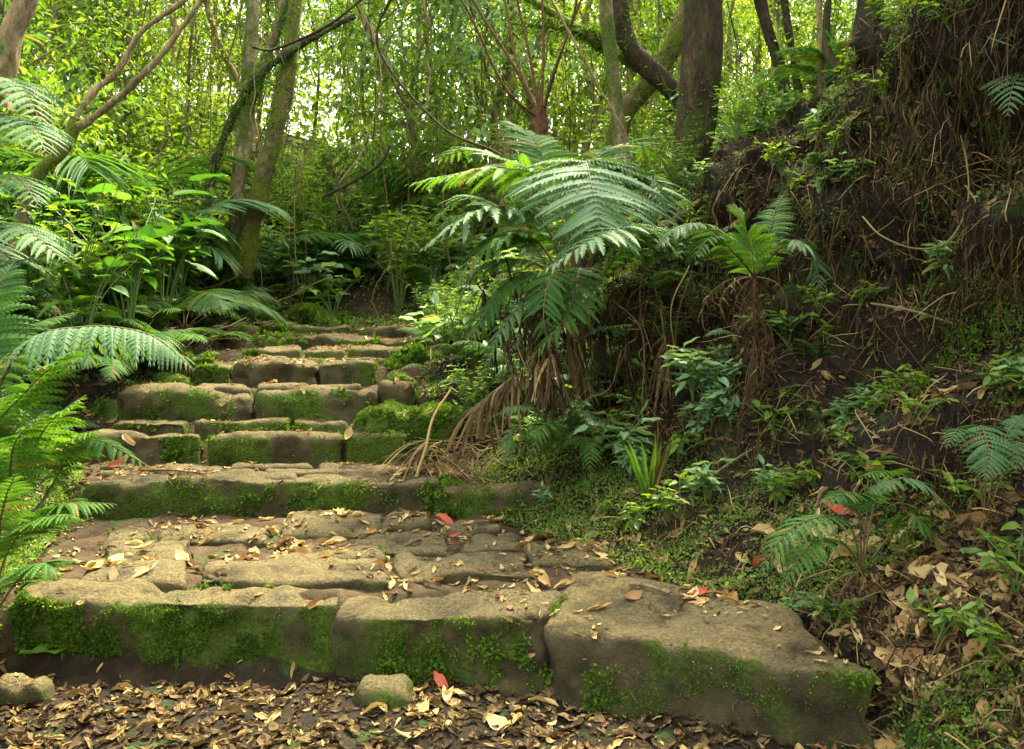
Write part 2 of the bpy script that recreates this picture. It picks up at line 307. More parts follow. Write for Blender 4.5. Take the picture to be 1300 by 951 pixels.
def ground_xyz(x, y):
    base = np.interp(y, SY, SZ); t = np.interp(y, TY, TX); c = np.interp(y, CY, CXX); zc = np.interp(y, CY, CZ)
    side = np.interp(x, [-2.1, -1.98], [1, 0])*np.interp(y, [2.2, 3.0, 3.4, 3.5], [0, .22, .40, 0])
    zb = np.maximum(base, np.interp(y, [-30, 2.4, 3.2, 30], [-.35, -.2, -.05, -.05])*(x > t+.1)+base*(x <= t+.1))
    s = (x-t)/np.maximum(c-t, .1)
    z = np.where(s > 0, zb+(np.maximum(zc, base)-zb)*np.interp(s, PF_X, PF_Z), base+side)
    z = np.where(s > 1, np.maximum(zc, base)+2.6*(1-np.exp(-.16*np.maximum(x-c, 0))), z)
    dl = np.interp(y, LY, LX)-x
    z = z+np.where(dl > 0, np.interp(dl, [0, .5, 1.2, 2.5, 6, 40], [0, .09, .35, .8, 1.6, 6])+np.interp(dl, [0, .15, .45, 1.5], [0, .22, .4, .4])*np.interp(y, [1.5, 2.2, 4.8, 5.4], [0, 1, 1, 0]), 0)
    Q = np.stack([x, y, z], -1)
    off = np.clip(np.maximum(s*2.2, dl*2), 0, 1)+np.interp(y, [8.6, 10], [0, 1])
    off = np.clip(off, 0, 1)
    z = z+fbm(Q, 1.1, 4, 3)*.10*off+fbm(Q, 7, 4, 9)*(.02+.03*off)
    wall = np.interp(s, [.25, .4, .8, 1.0], [0, 1, 1, 0])*np.interp(y, [-5, 1, 7, 9], [0, 1, 1, 0])
    und = np.interp(s, [.2, .38, .55, .75, 1.0], [0, .5, .38, -.18, 0])*np.interp(y, [0, 2, 5, 6.5], [0, 1, 1, 0])*(1+.8*vn(Q, 1.7, 21))
    x2 = x+und+wall*fbm(Q, 2.3, 4, 33)*.3
    return x2, y+wall*fbm(Q, 3, 3, 44)*.2, z
gx = np.concatenate([-np.geomspace(150, 6.3, 22), np.arange(-6, -3, .12), np.arange(-3, 4.0, .035), np.arange(4.1, 8, .15), np.geomspace(8.3, 150, 20)])
gy = np.concatenate([-np.geomspace(100, 2, 10), np.arange(-1, 2, .25), np.arange(2.0, 9.5, .035), np.arange(9.6, 16, .15), np.geomspace(16.5, 200, 22)])
GX, GY = np.meshgrid(gx, gy); x2, y2, z2 = ground_xyz(GX.ravel(), GY.ravel())
GV = np.stack([x2, y2, z2], -1); nx = len(gx); ny = len(gy)
ii = (np.arange(ny-1)[:, None]*nx+np.arange(nx-1)[None]).ravel(); GF = np.stack([ii, ii+1, ii+nx+1, ii+nx], -1)
mb = MB(); mb.add(GV, GF); 
pa = np.clip(np.minimum(GV[:, 0]-np.interp(GV[:, 1], LY, LX)+.15, np.interp(GV[:, 1], TY, TX)+.12-GV[:, 0])*5, 0, 1)*np.interp(GV[:, 1], [3.2, 3.4, 10, 11], [0.15, .9, .9, 0])
go = link('ground', mb.mesh('ground', 'soil', True, {'path': pa})); kind(go, 'structure')
near = (GV[GF[:, 0], 1] < 18) & (GV[GF[:, 0], 1] > .5) & (np.abs(GV[GF[:, 0], 0]) < 9)
BV_G = BVHTree.FromPolygons([Vector(v) for v in GV], GF.tolist())
ALLV = [GV]; ALLF = [GF]; NV = len(GV)

def down(x, y, bv=None, top=9.0):
    h = (bv or BV).ray_cast(Vector((x, y, top)), Vector((0, 0, -1)))
    return (np.array(h[0]), np.array(h[1])) if h[0] else (np.array([x, y, 0.]), np.array([0, 0, 1.]))
def G(px, py, bv=None):
    o = Vector((0, 0, EYE)); d = Vector(P(px, py, 1.0))-o
    h = (bv or BV).ray_cast(o, d.normalized()); return np.array(h[0]) if h[0] else P(px, py, 6)

# ------------------------------------------------------------------ stones
def rbox(quad, z0, z1, r=.035, seg=.025, amp=.02, tilt=(0, 0), seed=0, dome=0.0):
    """rounded, worn block over a plan quad (front-left, front-right, back-right, back-left)"""
    q = np.array(quad, float); lx = np.linalg.norm(q[1]-q[0]); ly = np.linalg.norm(q[3]-q[0]); lz = z1-z0
    n = [max(3, int(l/seg)) for l in (lx, ly, lz)]; V = []; Fq = []
    r = min(r, lx*.4, ly*.4, lz*.48)
    for ax in range(3):
        a, b = [k for k in range(3) if k != ax]
        for sgn in (0, 1):
            if ax == 2 and sgn == 0: continue
            ua = np.linspace(0, 1, n[a]+1); ub = np.linspace(0, 1, n[b]+1); A, B = np.meshgrid(ua, ub, indexing='ij')
            C = np.zeros((n[a]+1, n[b]+1, 3)); C[..., a] = A; C[..., b] = B; C[..., ax] = sgn
            k = sum(len(v) for v in V); V.append(C.reshape(-1, 3)); m = n[b]+1
            i0 = (np.arange(n[a])[:, None]*m+np.arange(n[b])[None]).ravel()+k
            f = np.stack([i0, i0+1, i0+m+1, i0+m], -1)
            flip = (ax == 1) ^ (sgn == 0)
            Fq.append(f if flip else f[:, ::-1])
    UV = np.concatenate(V); Fq = np.concatenate(Fq); dim = np.array([lx, ly, lz]); p = UV*dim
    inner = np.clip(p, r, dim-r); inner[:, 2] = np.clip(p[:, 2], -1, lz-r); dlt = p-inner; ln = np.linalg.norm(dlt, axis=1, keepdims=True)
    nz = ln[:, 0] > 1e-6; p[nz] = inner[nz]+dlt[nz]/ln[nz]*np.minimum(r, ln[nz])
    u = (p[:, 0]/lx)[:, None]; v = (p[:, 1]/ly)[:, None]
    xy = q[0]*(1-u)*(1-v)+q[1]*u*(1-v)+q[2]*u*v+q[3]*(1-u)*v
    z = z0+p[:, 2]+tilt[0]*(u[:, 0]-.5)+tilt[1]*(v[:, 0]-.5)
    z += .5*amp*2.2*fbm(np.column_stack([xy, z*0]), 2.2, 2, seed+40)*p[:, 2]/lz
    z += dome*(1-(2*u[:, 0]-1)**2)*(1-(2*v[:, 0]-1)**2)
    W = np.column_stack([xy, z]); ctr = np.array([*q.mean(0), (z0+z1)/2])
    Nn = norm(dlt+1e-6*(UV-.5)); d1 = fbm(W, 3.2, 3, seed)*amp*1.7; d2 = fbm(W, 11, 4, seed+5)*amp*.6-np.clip(.25-np.abs(fbm(W, 5, 3, seed+9)), 0, 1)*amp*1.6
    nd = np.where(nz[:, None], Nn, [0, 0, 1]); W = W+nd*(d1+d2)[:, None]*[1, 1, .62]
    chip = np.clip(vn(W, 13, seed+90)+.5*vn(W, 29, seed+91)-.35, 0, 1)*(np.abs(dlt).min(1) < 9)*(ln[:, 0] > r*.6); W = W-nd*(chip*amp*1.6)[:, None]
    W[:, :2] += np.stack([vn(W*[1, 1, 0], 4.5, seed+70), vn(W*[1, 1, 0], 4.5, seed+71)], -1)*amp*.9
    return W, Fq, ctr
NS = 0
def stone(quad, z0, z1, label, cat='stone', name='stone_block', moss=.25, group='stones of the path', tufts=0, topmoss=0., **kw):
    global NV, NS
    NS += 1; W, Fq, ctr = rbox(quad, z0, z1, seed=NS*13, **kw)
    # merge duplicate seam vertices
    key = np.round(W, 4); uq, inv = np.unique(key, axis=0, return_inverse=True); inv = inv.ravel(); Fm = inv[Fq]; W = uq
    Nf = norm(np.cross(W[Fm[:, 1]]-W[Fm[:, 0]], W[Fm[:, 2]]-W[Fm[:, 0]])); 
    vn_ = np.zeros((len(W), 3)); 
    for k in range(4): np.add.at(vn_, Fm[:, k], Nf)
    vn_ = norm(vn_); upn = vn_[:, 2]
    # growth of moss: patchy, on the steep sides more than on the walked tops
    ms = (fbm(W, 3.0, 3, 800)*.55+fbm(W, 9, 2, 700)*.35)+moss*1.2
    ms = np.where(upn > .75, ms-1.0+topmoss*2, ms)*1.0
    ms = np.clip(ms, 0, 1)
    ALLV.append(W); ALLF.append(Fm+NV); NV += len(W)
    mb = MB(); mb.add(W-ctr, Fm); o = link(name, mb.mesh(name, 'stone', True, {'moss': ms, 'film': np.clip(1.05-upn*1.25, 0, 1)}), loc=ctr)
    tag(o, label, cat, group)
    if tufts:
        fm = ms[Fm].mean(1); vis = (fm > .28) & (Nf[:, 1] < .35) & (W[Fm].mean(1)[:, 2] > z0+.01)
        ar = np.linalg.norm(np.cross(W[Fm[:, 1]]-W[Fm[:, 0]], W[Fm[:, 3]]-W[Fm[:, 0]]), axis=1)*vis*fm
        if ar.sum() > 0:
            nn = int(tufts*ar.sum()); ch = RNG.choice(len(Fm), nn, p=ar/ar.sum()); a, b = RNG.random(nn)[:, None], RNG.random(nn)[:, None]
            f = Fm[ch]; pt = (W[f[:, 0]]*(1-a)+W[f[:, 1]]*a)*(1-b)+(W[f[:, 3]]*(1-a)+W[f[:, 2]]*a)*b
            keep = vn(pt, 13, 5)+.7*vn(pt, 34, 8) > -.12; pt = pt[keep]; nr = Nf[ch][keep]; nn = len(pt)
            if nn < 4: return o
            m2 = MB(); big = np.clip(vn(pt, 5, 77)+.6, .25, 1.3)
            dist = pt[:, 1]/3.4
            place_many(m2, T_diamond(), pt-ctr+nr*(.001+.035*np.clip(vn(pt, 9, 31)+.25, 0, 1)*RNG.random(nn))[:, None], nr*.8+rdir(nn)*.8, rdir(nn)+nr, (.010+.015*RNG.random(nn))*big*dist, (.008+.010*RNG.random(nn))*big*dist, np.clip(RNG.normal(.45, .2, nn)+.25*vn(pt, 7, 99), 0, 1))
            mo = link('moss', m2.mesh('moss', 'moss'), o); kind(mo, 'stuff')
    return o
def blk(px0, px1, D, z1, h, dep, label, d2=None, **kw):
    kw['moss'] = kw.get('moss', .2)+(.12 if kw.get('moss', .2) > .05 else 0)
    d2 = d2 or D; a = (px0-CX)/F*D+.004; b = (px1-CX)/F*d2-.004
    s = U(-.02, .02)
    q = [(a, D+s), (b, d2-s), (b+U(-.03, .03), d2+dep+U(-.03, .03)), (a+U(-.03, .03), D+dep+U(-.03, .03))]
    return stone(q, z1-h-.12, z1, label, **kw)
# first step
T1 = 'block in the bottom step'
stone([(-1.87, 3.28), (-.665, 3.25), (-.665, 3.47), (-1.92, 3.50)], -.62, 0.0, 'long riser block thick with clumps of moss at the left of the bottom step', moss=.8, tufts=120000, r=.03, amp=.018, seg=.022)
stone([(-.655, 3.22), (.12, 3.13), (.20, 3.40), (-.65, 3.43)], -.62, -.004, 'middle block of the bottom step, dark front with mossy patches', moss=.42, tufts=70000, r=.03, amp=.022, seg=.022)
stone([(.13, 3.08), (1.14, 2.62), (.98, 3.22), (.26, 3.72)], -.62, .0, 'huge smooth slab at the right of the bottom step, half under leaf litter', moss=.38, tufts=45000, r=.05, amp=.022, seg=.03)
stone([(-.56, 2.98), (-.34, 2.96), (-.35, 3.12), (-.54, 3.14)], -.5, -.185, 'small rounded mossy boulder in front of the bottom step', name='boulder', cat='rock', moss=.5, tufts=20000, r=.12, topmoss=.3, group=None)
stone([(-1.82, 2.98), (-1.60, 2.96), (-1.61, 3.1), (-1.80, 3.12)], -.5, -.19, 'brown boulder with a green leaf on it at the lower left corner', name='boulder', cat='rock', moss=.1, r=.1, group=None)
# paving of the first tread, seen corners at z = 0
fl = [((245, 744), (500, 742), (475, 713), (262, 712), 'widest flat paving stone on the first landing, left of centre'),
      ((505, 736), (690, 735), (668, 705), (500, 706), 'long oval paving stone right of centre on the first landing'),
      ((345, 711), (482, 712), (478, 684), (360, 683), 'square paving stone in the middle of the first landing'),
      ((470, 702), (568, 700), (560, 677), (462, 676), 'paving stone just below the red leaf'),
      ((350, 682), (470, 680), (482, 656), (372, 657), 'paving stone against the second riser, left of the gap'),
      ((485, 674), (545, 673), (545, 658), (492, 657), 'small paving stone against the second riser beside the red leaf'),
      ((195, 690), (340, 690), (345, 669), (205, 668), 'paving stone with cracked edge near the second riser on the left'),
      ((125, 716), (240, 716), (248, 690), (140, 688), 'paving stone at the left edge beside the ferns'),
      ((128, 686), (190, 686), (198, 668), (140, 668), 'small dark paving stone at the far left of the first landing'),
      ((668, 718), (778, 716), (770, 699), (672, 700), 'low dark stone at the right edge beside the green ground cover'),
      ((575, 703), (665, 702), (650, 684), (580, 684), 'paving stone partly hidden by curled leaves on the right'),
      ((100, 742), (235, 746), (240, 720), (110, 718), 'paving stone heaped with dry leaves at the left edge'),
      ((560, 676), (640, 676), (630, 660), (565, 660), 'paving stone under litter at the right end of the second riser')]
for a, b, c, d, lb in fl:
    q = [PZ(*k, 0.0)[:2] for k in (a, b, c, d)]; q = [np.array(v)+RNG.normal(size=2)*.012 for v in q]
    stone(q, -.14, U(.006, .024), lb, name='paving_stone', moss=.16, tufts=9000, r=.025, seg=.02, amp=.02, dome=.008, tilt=(U(-.012, .012), U(-.004, .012)))
# second step
blk(104, 396, 4.72, .17, .19, .24, 'left block of the second step, its front covered with small leaves', moss=.42, tufts=22000, amp=.022)
blk(398, 560, 4.70, .165, .19, .26, 'middle block of the second step with a grey green front', moss=.32, tufts=16000, amp=.022)
blk(561, 705, 4.68, .15, .18, .26, 'right block of the second step with bright moss on its lip', moss=.6, tufts=26000, amp=.025, topmoss=.35)
def row(py0, py1, z, splits, where, **kw):
    for k, (a, b) in enumerate(zip(splits[:-1], splits[1:])):
        n = len(splits)-1; pos = ['leftmost', 'second from the left', 'third from the left', 'fourth from the left', 'fifth from the left', 'sixth from the left'][k] if k < n-1 else 'rightmost'
        j = lambda: U(-1.5, 1.5); sh = (b-a)*.02+1.5
        q = [PZ(a+sh+j(), py0, z)[:2], PZ(b-sh+j(), py0, z)[:2], PZ(b-sh-2+j(), py1+.3, z)[:2], PZ(a+sh+2+j(), py1+.3, z)[:2]]
        stone(q, z-.12, z+U(-.015, .015), f'{pos} flagstone {where}', name='paving_stone', moss=.15, r=.03, amp=.014, tilt=(U(-.02, .02), U(-.01, .01)), **kw)
row(606, 600, .17, [130, 250, 380, 470, 590], 'in the front row of the second tread')
row(599, 593.5, .17, [120, 215, 330, 480, 560], 'in the middle row of the second tread')
row(592.5, 587, .172, [125, 200, 290, 400, 500], 'in the back row of the second tread')
blk(112, 254, 5.40, .32, .17, .16, 'left block of the third step, rounded and half mossy', moss=.3, tufts=9000)
blk(264, 432, 5.38, .325, .18, .18, 'middle block of the third step with a long rounded lip', moss=.3, tufts=9000)
blk(434, 512, 5.40, .315, .17, .18, 'right block of the third step beside the dead palm frond', moss=.5, tufts=12000)
blk(135, 236, 5.57, .385, .09, .18, 'thin left slab of the fourth step', moss=.35, tufts=8000)
blk(240, 366, 5.55, .40, .10, .2, 'thin raised slab in the middle of the fourth step', moss=.35, tufts=8000)
blk(370, 440, 5.57, .38, .09, .2, 'short slab in the fourth step right of the middle', moss=.35, tufts=8000)
blk(442, 530, 5.58, .37, .09, .2, 'right slab of the fourth step below the mossy boulder', moss=.2, tufts=5000)
blk(142, 317, 5.78, .575, .25, .3, 'tall left block of the fifth step, beige front with moss flecks', moss=.22, tufts=6000, r=.07, amp=.03, seg=.03)
blk(319, 478, 5.76, .60, .27, .3, 'tall right block of the fifth step, browner and patched with moss', moss=.28, tufts=8000, r=.07, amp=.03, seg=.03)
blk(478, 524, 5.86, .60, .12, .2, 'small black wedge stone beside the tall right block', moss=.0)
row(490, 486, .59, [250, 320, 395, 460], 'between the fifth and sixth steps')
blk(118, 148, 5.78, .50, .1, .2, 'little mossy stone at the left end of the fifth step', moss=.6, tufts=12000)
blk(240, 296, 6.32, .72, .14, .25, 'mossy left block of the sixth step', moss=.65, tufts=14000)
blk(298, 402, 6.28, .73, .15, .25, 'dark humped middle block of the sixth step', moss=.2, tufts=6000, amp=.03)
blk(404, 476, 6.30, .715, .14, .25, 'right block of the sixth step with moss at its foot', moss=.3, tufts=6000)
row(455, 449, .74, [310, 370, 430, 500], 'above the sixth step')
for D_, z_, sp, nm in ((7.05, .79, [308, 374, 440, 512], 'seventh'), (7.5, .87, [322, 372, 478, 532], 'eighth'), (8.4, .965, [330, 368, 446, 516], 'ninth')):
    for k in range(3):
        blk(sp[k], sp[k+1], D_+U(-.04, .04), z_+U(-.015, .015), .11, .28, f'{["left", "middle", "right"][k]} block of the {nm} step high on the path', moss=[.5, .3, .25][k], tufts=7000, topmoss=[.25, 0, .05][k], amp=.025)
row(444.5, 440.5, .80, [330, 385, 440, 500], 'above the seventh step')
row(424.5, 421, .88, [350, 405, 455], 'between the eighth and ninth steps')
for (px, py, wd, dp, z0, h, lb, tm) in ((516, 524, .62, .34, .3, .2, 'large boulder under bright green moss at the right of the tall step', .9),
        (522, 464, .42, .3, .55, .2, 'mossy boulder with a fern frond over it on the right of the path', .8),
        (209, 483, .26, .2, .55, .18, 'rounded mossy rock on the left verge above the tall step', .9),
        (401, 412, .62, .4, .85, .26, 'flat cushion of yellow green moss at the top of the steps', 1.0),
        (505, 493, .3, .12, .5, .08, 'narrow mossy ledge stone above the large green boulder', .2),
        (252, 470, .3, .2, .55, .13, 'small mossy rock at the left of the sixth step', .7),
        (345, 408, .3, .2, .85, .13, 'small stone under moss at the upper left of the steps', .5)):
    D = F*(EYE-z0-h*.6)/(py-HY) if py > 440 else 9.3
    D = min(D, 9.3); D = {516: 5.5, 522: 6.5, 209: 6.15, 401: 9.2, 505: 5.95, 252: 6.4, 345: 8.9}[px]
    x = (px-CX)/F*D; wdt = wd; zt = EYE+(HY-py)/F*D+h*(.38 if px != 516 else .12)
    stone([(x-wdt/2, D), (x+wdt/2, D+U(-.04, .04)), (x+wdt*.4, D+dp), (x-wdt*.42, D+dp)], zt-h-.15, zt, lb, name='mossy_boulder', cat='boulder', moss=1.0, topmoss=tm, tufts=30000, r=.09, amp=.045, dome=.02, group=None)
BV = BVHTree.FromPolygons([Vector(v) for v in np.concatenate(ALLV)], np.concatenate(ALLF).tolist())

# ------------------------------------------------------------------ sampling helpers
GFC = GV[GF].mean(1); GN = norm(np.cross(GV[GF[:, 1]]-GV[GF[:, 0]], GV[GF[:, 3]]-GV[GF[:, 0]]))
GA = np.linalg.norm(np.cross(GV[GF[:, 1]]-GV[GF[:, 0]], GV[GF[:, 3]]-GV[GF[:, 0]]), axis=1)
def toe(y): return np.interp(y, TY, TX)
def left(y): return np.interp(y, LY, LX)
def sample(n, wfun):
    w_ = GA*wfun(GFC, GN); ch = RNG.choice(len(GF), n, p=w_/w_.sum()); a, b = RNG.random(n)[:, None], RNG.random(n)[:, None]; f = GF[ch]
    return (GV[f[:, 0]]*(1-a)+GV[f[:, 1]]*a)*(1-b)+(GV[f[:, 3]]*(1-a)+GV[f[:, 2]]*a)*b, GN[ch]
def infr(c, m=.1): return (c[:, 1] > 1.9) & (np.abs(c[:, 0]/np.maximum(c[:, 1], .1)) < .6+m)

# ------------------------------------------------------------------ litter (uncountable)
def litter_leaf(k):
    rs = np.random.default_rng(k); nx_, ny_ = 7, 4; cl = rs.uniform(-1.6, 2.2); bend = rs.uniform(-.5, .9); tw = rs.uniform(-.8, .8); V = []
    asp = rs.uniform(.22, .62); cut = rs.uniform(.75, 1) if k % 3 == 0 else 1
    for i in range(nx_):
        x = i/(nx_-1)*cut; wd = asp*math.sin(math.pi*min(1, max(0, .04+.93*x)))**.75*rs.uniform(.8, 1.15)
        for j in range(ny_):
            y = (j/(ny_-1)-.5)*wd; a = y*cl*2.2+tw*(x-.5)*.6
            V.append([x-.5, y*math.cos(y*cl*2), abs(y)*math.sin(abs(cl)*.8)*1.0+bend*(x-.5)**2+rs.normal(0, .025)+.03*math.sin(7*x+3*j)+tw*y*(x-.5)])
    V = np.array(V); V[:, 2] -= V[:, 2].min()
    Fq = np.array([[i*ny_+j, (i+1)*ny_+j, (i+1)*ny_+j+1, i*ny_+j+1] for i in range(nx_-1) for j in range(ny_-1)])
    return V, Fq
LT = [litter_leaf(k) for k in range(12)]
def scatter_litter(mb, pt, nr, size, rnd, mi=0):
    n = len(pt); which = RNG.integers(0, len(LT), n)
    for k, T_ in enumerate(LT):
        m = which == k
        if not m.any(): continue
        q = m.sum(); d = rdir(q, .3); s_ = size[m]
        place_many(mb, T_, pt[m]+nr[m]*.004, d-nr[m]*(d*nr[m]).sum(1)[:, None], nr[m]+rdir(q)*.35, s_, s_, rnd[m], mi)
# on the bank and verges
mb = MB(); pt, nr = sample(30000, lambda c, n: infr(c)*((c[:, 0] > toe(c[:, 1])-.05) | (c[:, 0] < left(c[:, 1])+.1) | (c[:, 1] < 3.2))*(c[:, 1] < 9)*(n[:, 2] > .15)*(1+.0*(c[:, 1] < 3.2)+2.2*(c[:, 1] < 3.3)*(c[:, 0] > toe(c[:, 1])-.1))*np.clip(5/c[:, 1], 0, 2)**1.6*(.3+np.clip(n[:, 2], 0, 1)))
scatter_litter(mb, pt, nr, RNG.uniform(.02, .05, len(pt))*RNG.choice([.7, 1, 1.7], len(pt)), np.clip(RNG.normal(.5, .3, len(pt)), 0, 1))
kind(link('leaf_litter', mb.mesh('leaf_litter', 'dead_dark')), 'stuff')
mb = MB(); 
def path_pts(n, y0, y1, xl=None, xr=None):
    out = []
    for _ in range(n):
        y = U(y0, y1); a = left(y) if xl is None else xl; b = toe(y) if xr is None else xr
        x = U(a, b)
        out.append(down(x, y))
    return np.array([p for p, _ in out]), np.array([q for _, q in out])
# small crumbs of leaf gather where the path is not walked
pt, nr = path_pts(10500, 2.5, 9.8); g = vn(pt*[1, 1, 0], 4, 50)+.6*vn(pt*[1, 1, 0], 11, 51)
edge = np.minimum(pt[:, 0]-left(pt[:, 1]), toe(pt[:, 1])-pt[:, 0]); keep = g+np.interp(edge, [0, .3], [.6, 0])+np.interp(pt[:, 2]-0, [-.1, 0], [.3, 0])+RNG.normal(0, .3, len(pt)) > .34
pt, nr = pt[keep], nr[keep]; scatter_litter(mb, pt, nr, RNG.uniform(.012, .05, len(pt)), np.clip(RNG.random(len(pt))-.1, 0, 1))
kind(link('leaf_crumbs', mb.mesh('leaf_crumbs', 'dead')), 'stuff')
mb = MB(); pt, nr = sample(26000, lambda c, n: infr(c)*(c[:, 0] > toe(c[:, 1])-.1)*(c[:, 1] < 7)*np.clip(4/c[:, 1], 0, 2)**1.5)
scatter_litter(mb, pt, nr, RNG.uniform(.01, .028, len(pt)), np.clip(RNG.normal(.25, .25, len(pt)), 0, 1))
kind(link('bank_debris', mb.mesh('bank_debris', 'dead_dark')), 'stuff')
# countable fallen leaves: the ones that show largest
LM = []
for k in range(12):
    m_ = MB(); m_.add(LT[k][0], LT[k][1], .35+.05*k); LM.append({c: m_.mesh('fallen_leaf', c, True) for c in ('dead', 'dead_dark', 'red', 'fern_bright')})
def fallen(x, y, size, c, label, group, pos=None, nrm=None):
    p, n = (pos, nrm) if pos is not None else down(x, y)
    o = link('fallen_leaf', LM[random.randrange(12)][c], loc=p+n*.004, scl=size)
    q = Vector(n).to_track_quat('Z', 'Y') @ Matrix.Rotation(U(0, 6.28), 3, 'Z').to_quaternion() @ Matrix.Rotation(U(-.35, .35), 3, 'X').to_quaternion()
    o.rotation_mode = 'QUATERNION'; o.rotation_quaternion = q; tag(o, label, 'leaf', group); return o
def zone(p):
    z, y = p[2], p[1]
    if p[1] < 3.3 and z < -.1: return 'on the soil in front of the bottom step'
    if y < 3.62: return 'on the edge of the bottom step'
    if y < 4.68: return 'on the first landing between the paving stones'
    if y < 5.4: return 'on the flagstones of the second tread'
    if y < 6.3: return 'on the middle steps'
    return 'on the upper steps'
cl_ = [(-1.6, 3.75, .28, 30), (-.2, 3.55, .25, 22), (-1.0, 4.05, .3, 24), (.3, 4.0, .22, 22), (-.6, 4.45, .3, 20), (-1.5, 4.45, .3, 14), (.15, 4.25, .2, 14), (-.3, 3.0, .22, 14), (-1.1, 3.85, .3, 14), (.75, 3.35, .22, 12)]
cnt = 0
for (cx_, cy_, s_, n_) in cl_:
    for _ in range(n_):
        x, y = random.gauss(cx_, s_), random.gauss(cy_, s_*.45); p, n = down(x, y); c = 'dead' if random.random() < .75 else 'dead_dark'
        fallen(x, y, U(.05, .12), c, ('curled tan' if c == 'dead' else 'dark brown')+' dead leaf '+zone(p), 'dead leaves on the steps', p, n); cnt += 1
for _ in range(60):
    y = U(4.7, 9.2); x = U(left(y), toe(y)); p, n = down(x, y); fallen(x, y, U(.05, .11), 'dead', 'curled tan dead leaf '+zone(p), 'dead leaves on the steps', p, n)
pt, nr = sample(110, lambda c, n: infr(c, 0)*(c[:, 0] > toe(c[:, 1])-.05)*(c[:, 1] < 3.7)*(n[:, 2] > .4)*(c[:, 2] < .5))
for p, n in zip(pt, nr): fallen(0, 0, U(.07, .14), 'dead', 'pale curled dead leaf on the litter of the right bank', 'dead leaves on the right bank', p, n)
for px, py, s_, lb in ((563, 667, .13, 'bright red fallen leaf on the first landing'), (577, 684, .06, 'small orange red leaf below the bright red one'), (560, 872, .1, 'red fallen leaf in front of the bottom step'),
        (1062, 652, .13, 'large red leaf caught beside the fern on the right bank'), (965, 716, .07, 'small red leaf at the foot of the lower right fern'), (890, 757, .06, 'red tipped leaf on the right slab'), (152, 590, .13, 'rust red leaf on the second tread at the left')):
    p = G(px, py); _, n = down(p[0], p[1]); o = fallen(0, 0, s_, 'red', lb, None, p+np.array([0, 0, .015]), n*.7+np.array([0, -.5, 0]))
p = G(62, 832); fallen(0, 0, .2, 'fern_bright', 'fresh green leaf lying on the brown boulder at lower left', None, p+np.array([0, 0, .01]), np.array([0, -.3, 1.]))
for (a, b, lb) in (((180, 599), (262, 604), 'thin straight stick across the second tread'), ((800, 745), (850, 757), 'short brown stick on the right slab'), ((880, 625), (960, 570), 'dead stick leaning on the right bank'), ((500, 488), (535, 480), 'thick rotten stick beside the dead palm frond')):
    A, B = G(*a)+[0, 0, .012], G(*b)+[0, 0, .012]; c = (A+B)/2; mb = MB(); tube(mb, spline([A-c, [0, 0, .008], B-c], 12), np.linspace(.009, .005, 12), 6, .6, lump=.3); tag(link('stick', mb.mesh('stick', 'bark_tan', True), loc=c), lb, 'stick')

# fine roots, straws and ground cover on the bank
mb = MB(); pt, nr = sample(9000, lambda c, n: infr(c)*(vn(c, 1.4, 91)+.45 > 0)*(c[:, 0] > toe(c[:, 1])+.15)*(c[:, 1] < 8)*(n[:, 2] < .75)*np.clip(5/c[:, 1], 0, 2))
L_ = RNG.uniform(.05, .28, len(pt)); place_many(mb, T_blade(), pt+nr*.02, np.array([0, 0, -1.])+nr*.5+rdir(len(pt))*.45, nr+rdir(len(pt))*.5, L_, RNG.uniform(.002, .006, len(pt)), RNG.random(len(pt)), droop=.1)
kind(link('hanging_roots', mb.mesh('hanging_roots', 'root')), 'stuff')
mb = MB(); pt, nr = sample(9000, lambda c, n: infr(c)*(vn(c, 2, 191)+.5 > 0)*((c[:, 0] > toe(c[:, 1])) | (c[:, 0] < left(c[:, 1])))*(c[:, 1] < 9)*np.clip(5/c[:, 1], 0, 2))
L_ = RNG.uniform(.05, .26, len(pt)); place_many(mb, T_blade(), pt+nr*.012, rdir(len(pt))+np.array([0, 0, -.25]), nr+rdir(len(pt))*.4, L_, RNG.uniform(.002, .006, len(pt)), RNG.random(len(pt)), droop=.25)
kind(link('dry_straw', mb.mesh('dry_straw', 'straw')), 'stuff')
mb = MB(); pt, nr = sample(120000, lambda c, n: infr(c)*((c[:, 0] > toe(c[:, 1])-.04) | (c[:, 0] < left(c[:, 1])+.05))*(c[:, 1] < 9)*np.clip(1.2*vn(c, 1.3, 61)+vn(c, 5, 62)+.15+np.interp(c[:, 0]-toe(c[:, 1]), [0, .5, .8], [.9, .8, -.1])*(c[:, 1] > 3.2)*(c[:, 1] < 5.2)-.9*(c[:, 1] < 3.15), 0, 1)**.8*np.clip(5/c[:, 1], 0, 2)**1.5)
n_ = len(pt); place_many(mb, T_diamond(), pt+nr*RNG.uniform(0, .03, n_)[:, None], rdir(n_)+nr*.6, rdir(n_)*.6+nr, RNG.uniform(.012, .026, n_)*(1+.5*vn(pt, 3, 8)), RNG.uniform(.004, .013, n_), np.clip(RNG.normal(.45, .2, n_), 0, 1))
pt, nr = sample(60000, lambda c, n: infr(c)*(c[:, 1] > 9)*(c[:, 1] < 17)*np.clip(vn(c, 1.3, 61)+.6, 0, 1)); n_ = len(pt)
place_many(mb, T_diamond(), pt+nr*RNG.uniform(0, .12, n_)[:, None], rdir(n_)+nr*.4, rdir(n_)*.6+nr, RNG.uniform(.03, .07, n_), RNG.uniform(.015, .03, n_), np.clip(RNG.normal(.5, .25, n_), 0, 1))
kind(link('ground_cover', mb.mesh('ground_cover', 'leaf_mid')), 'stuff')

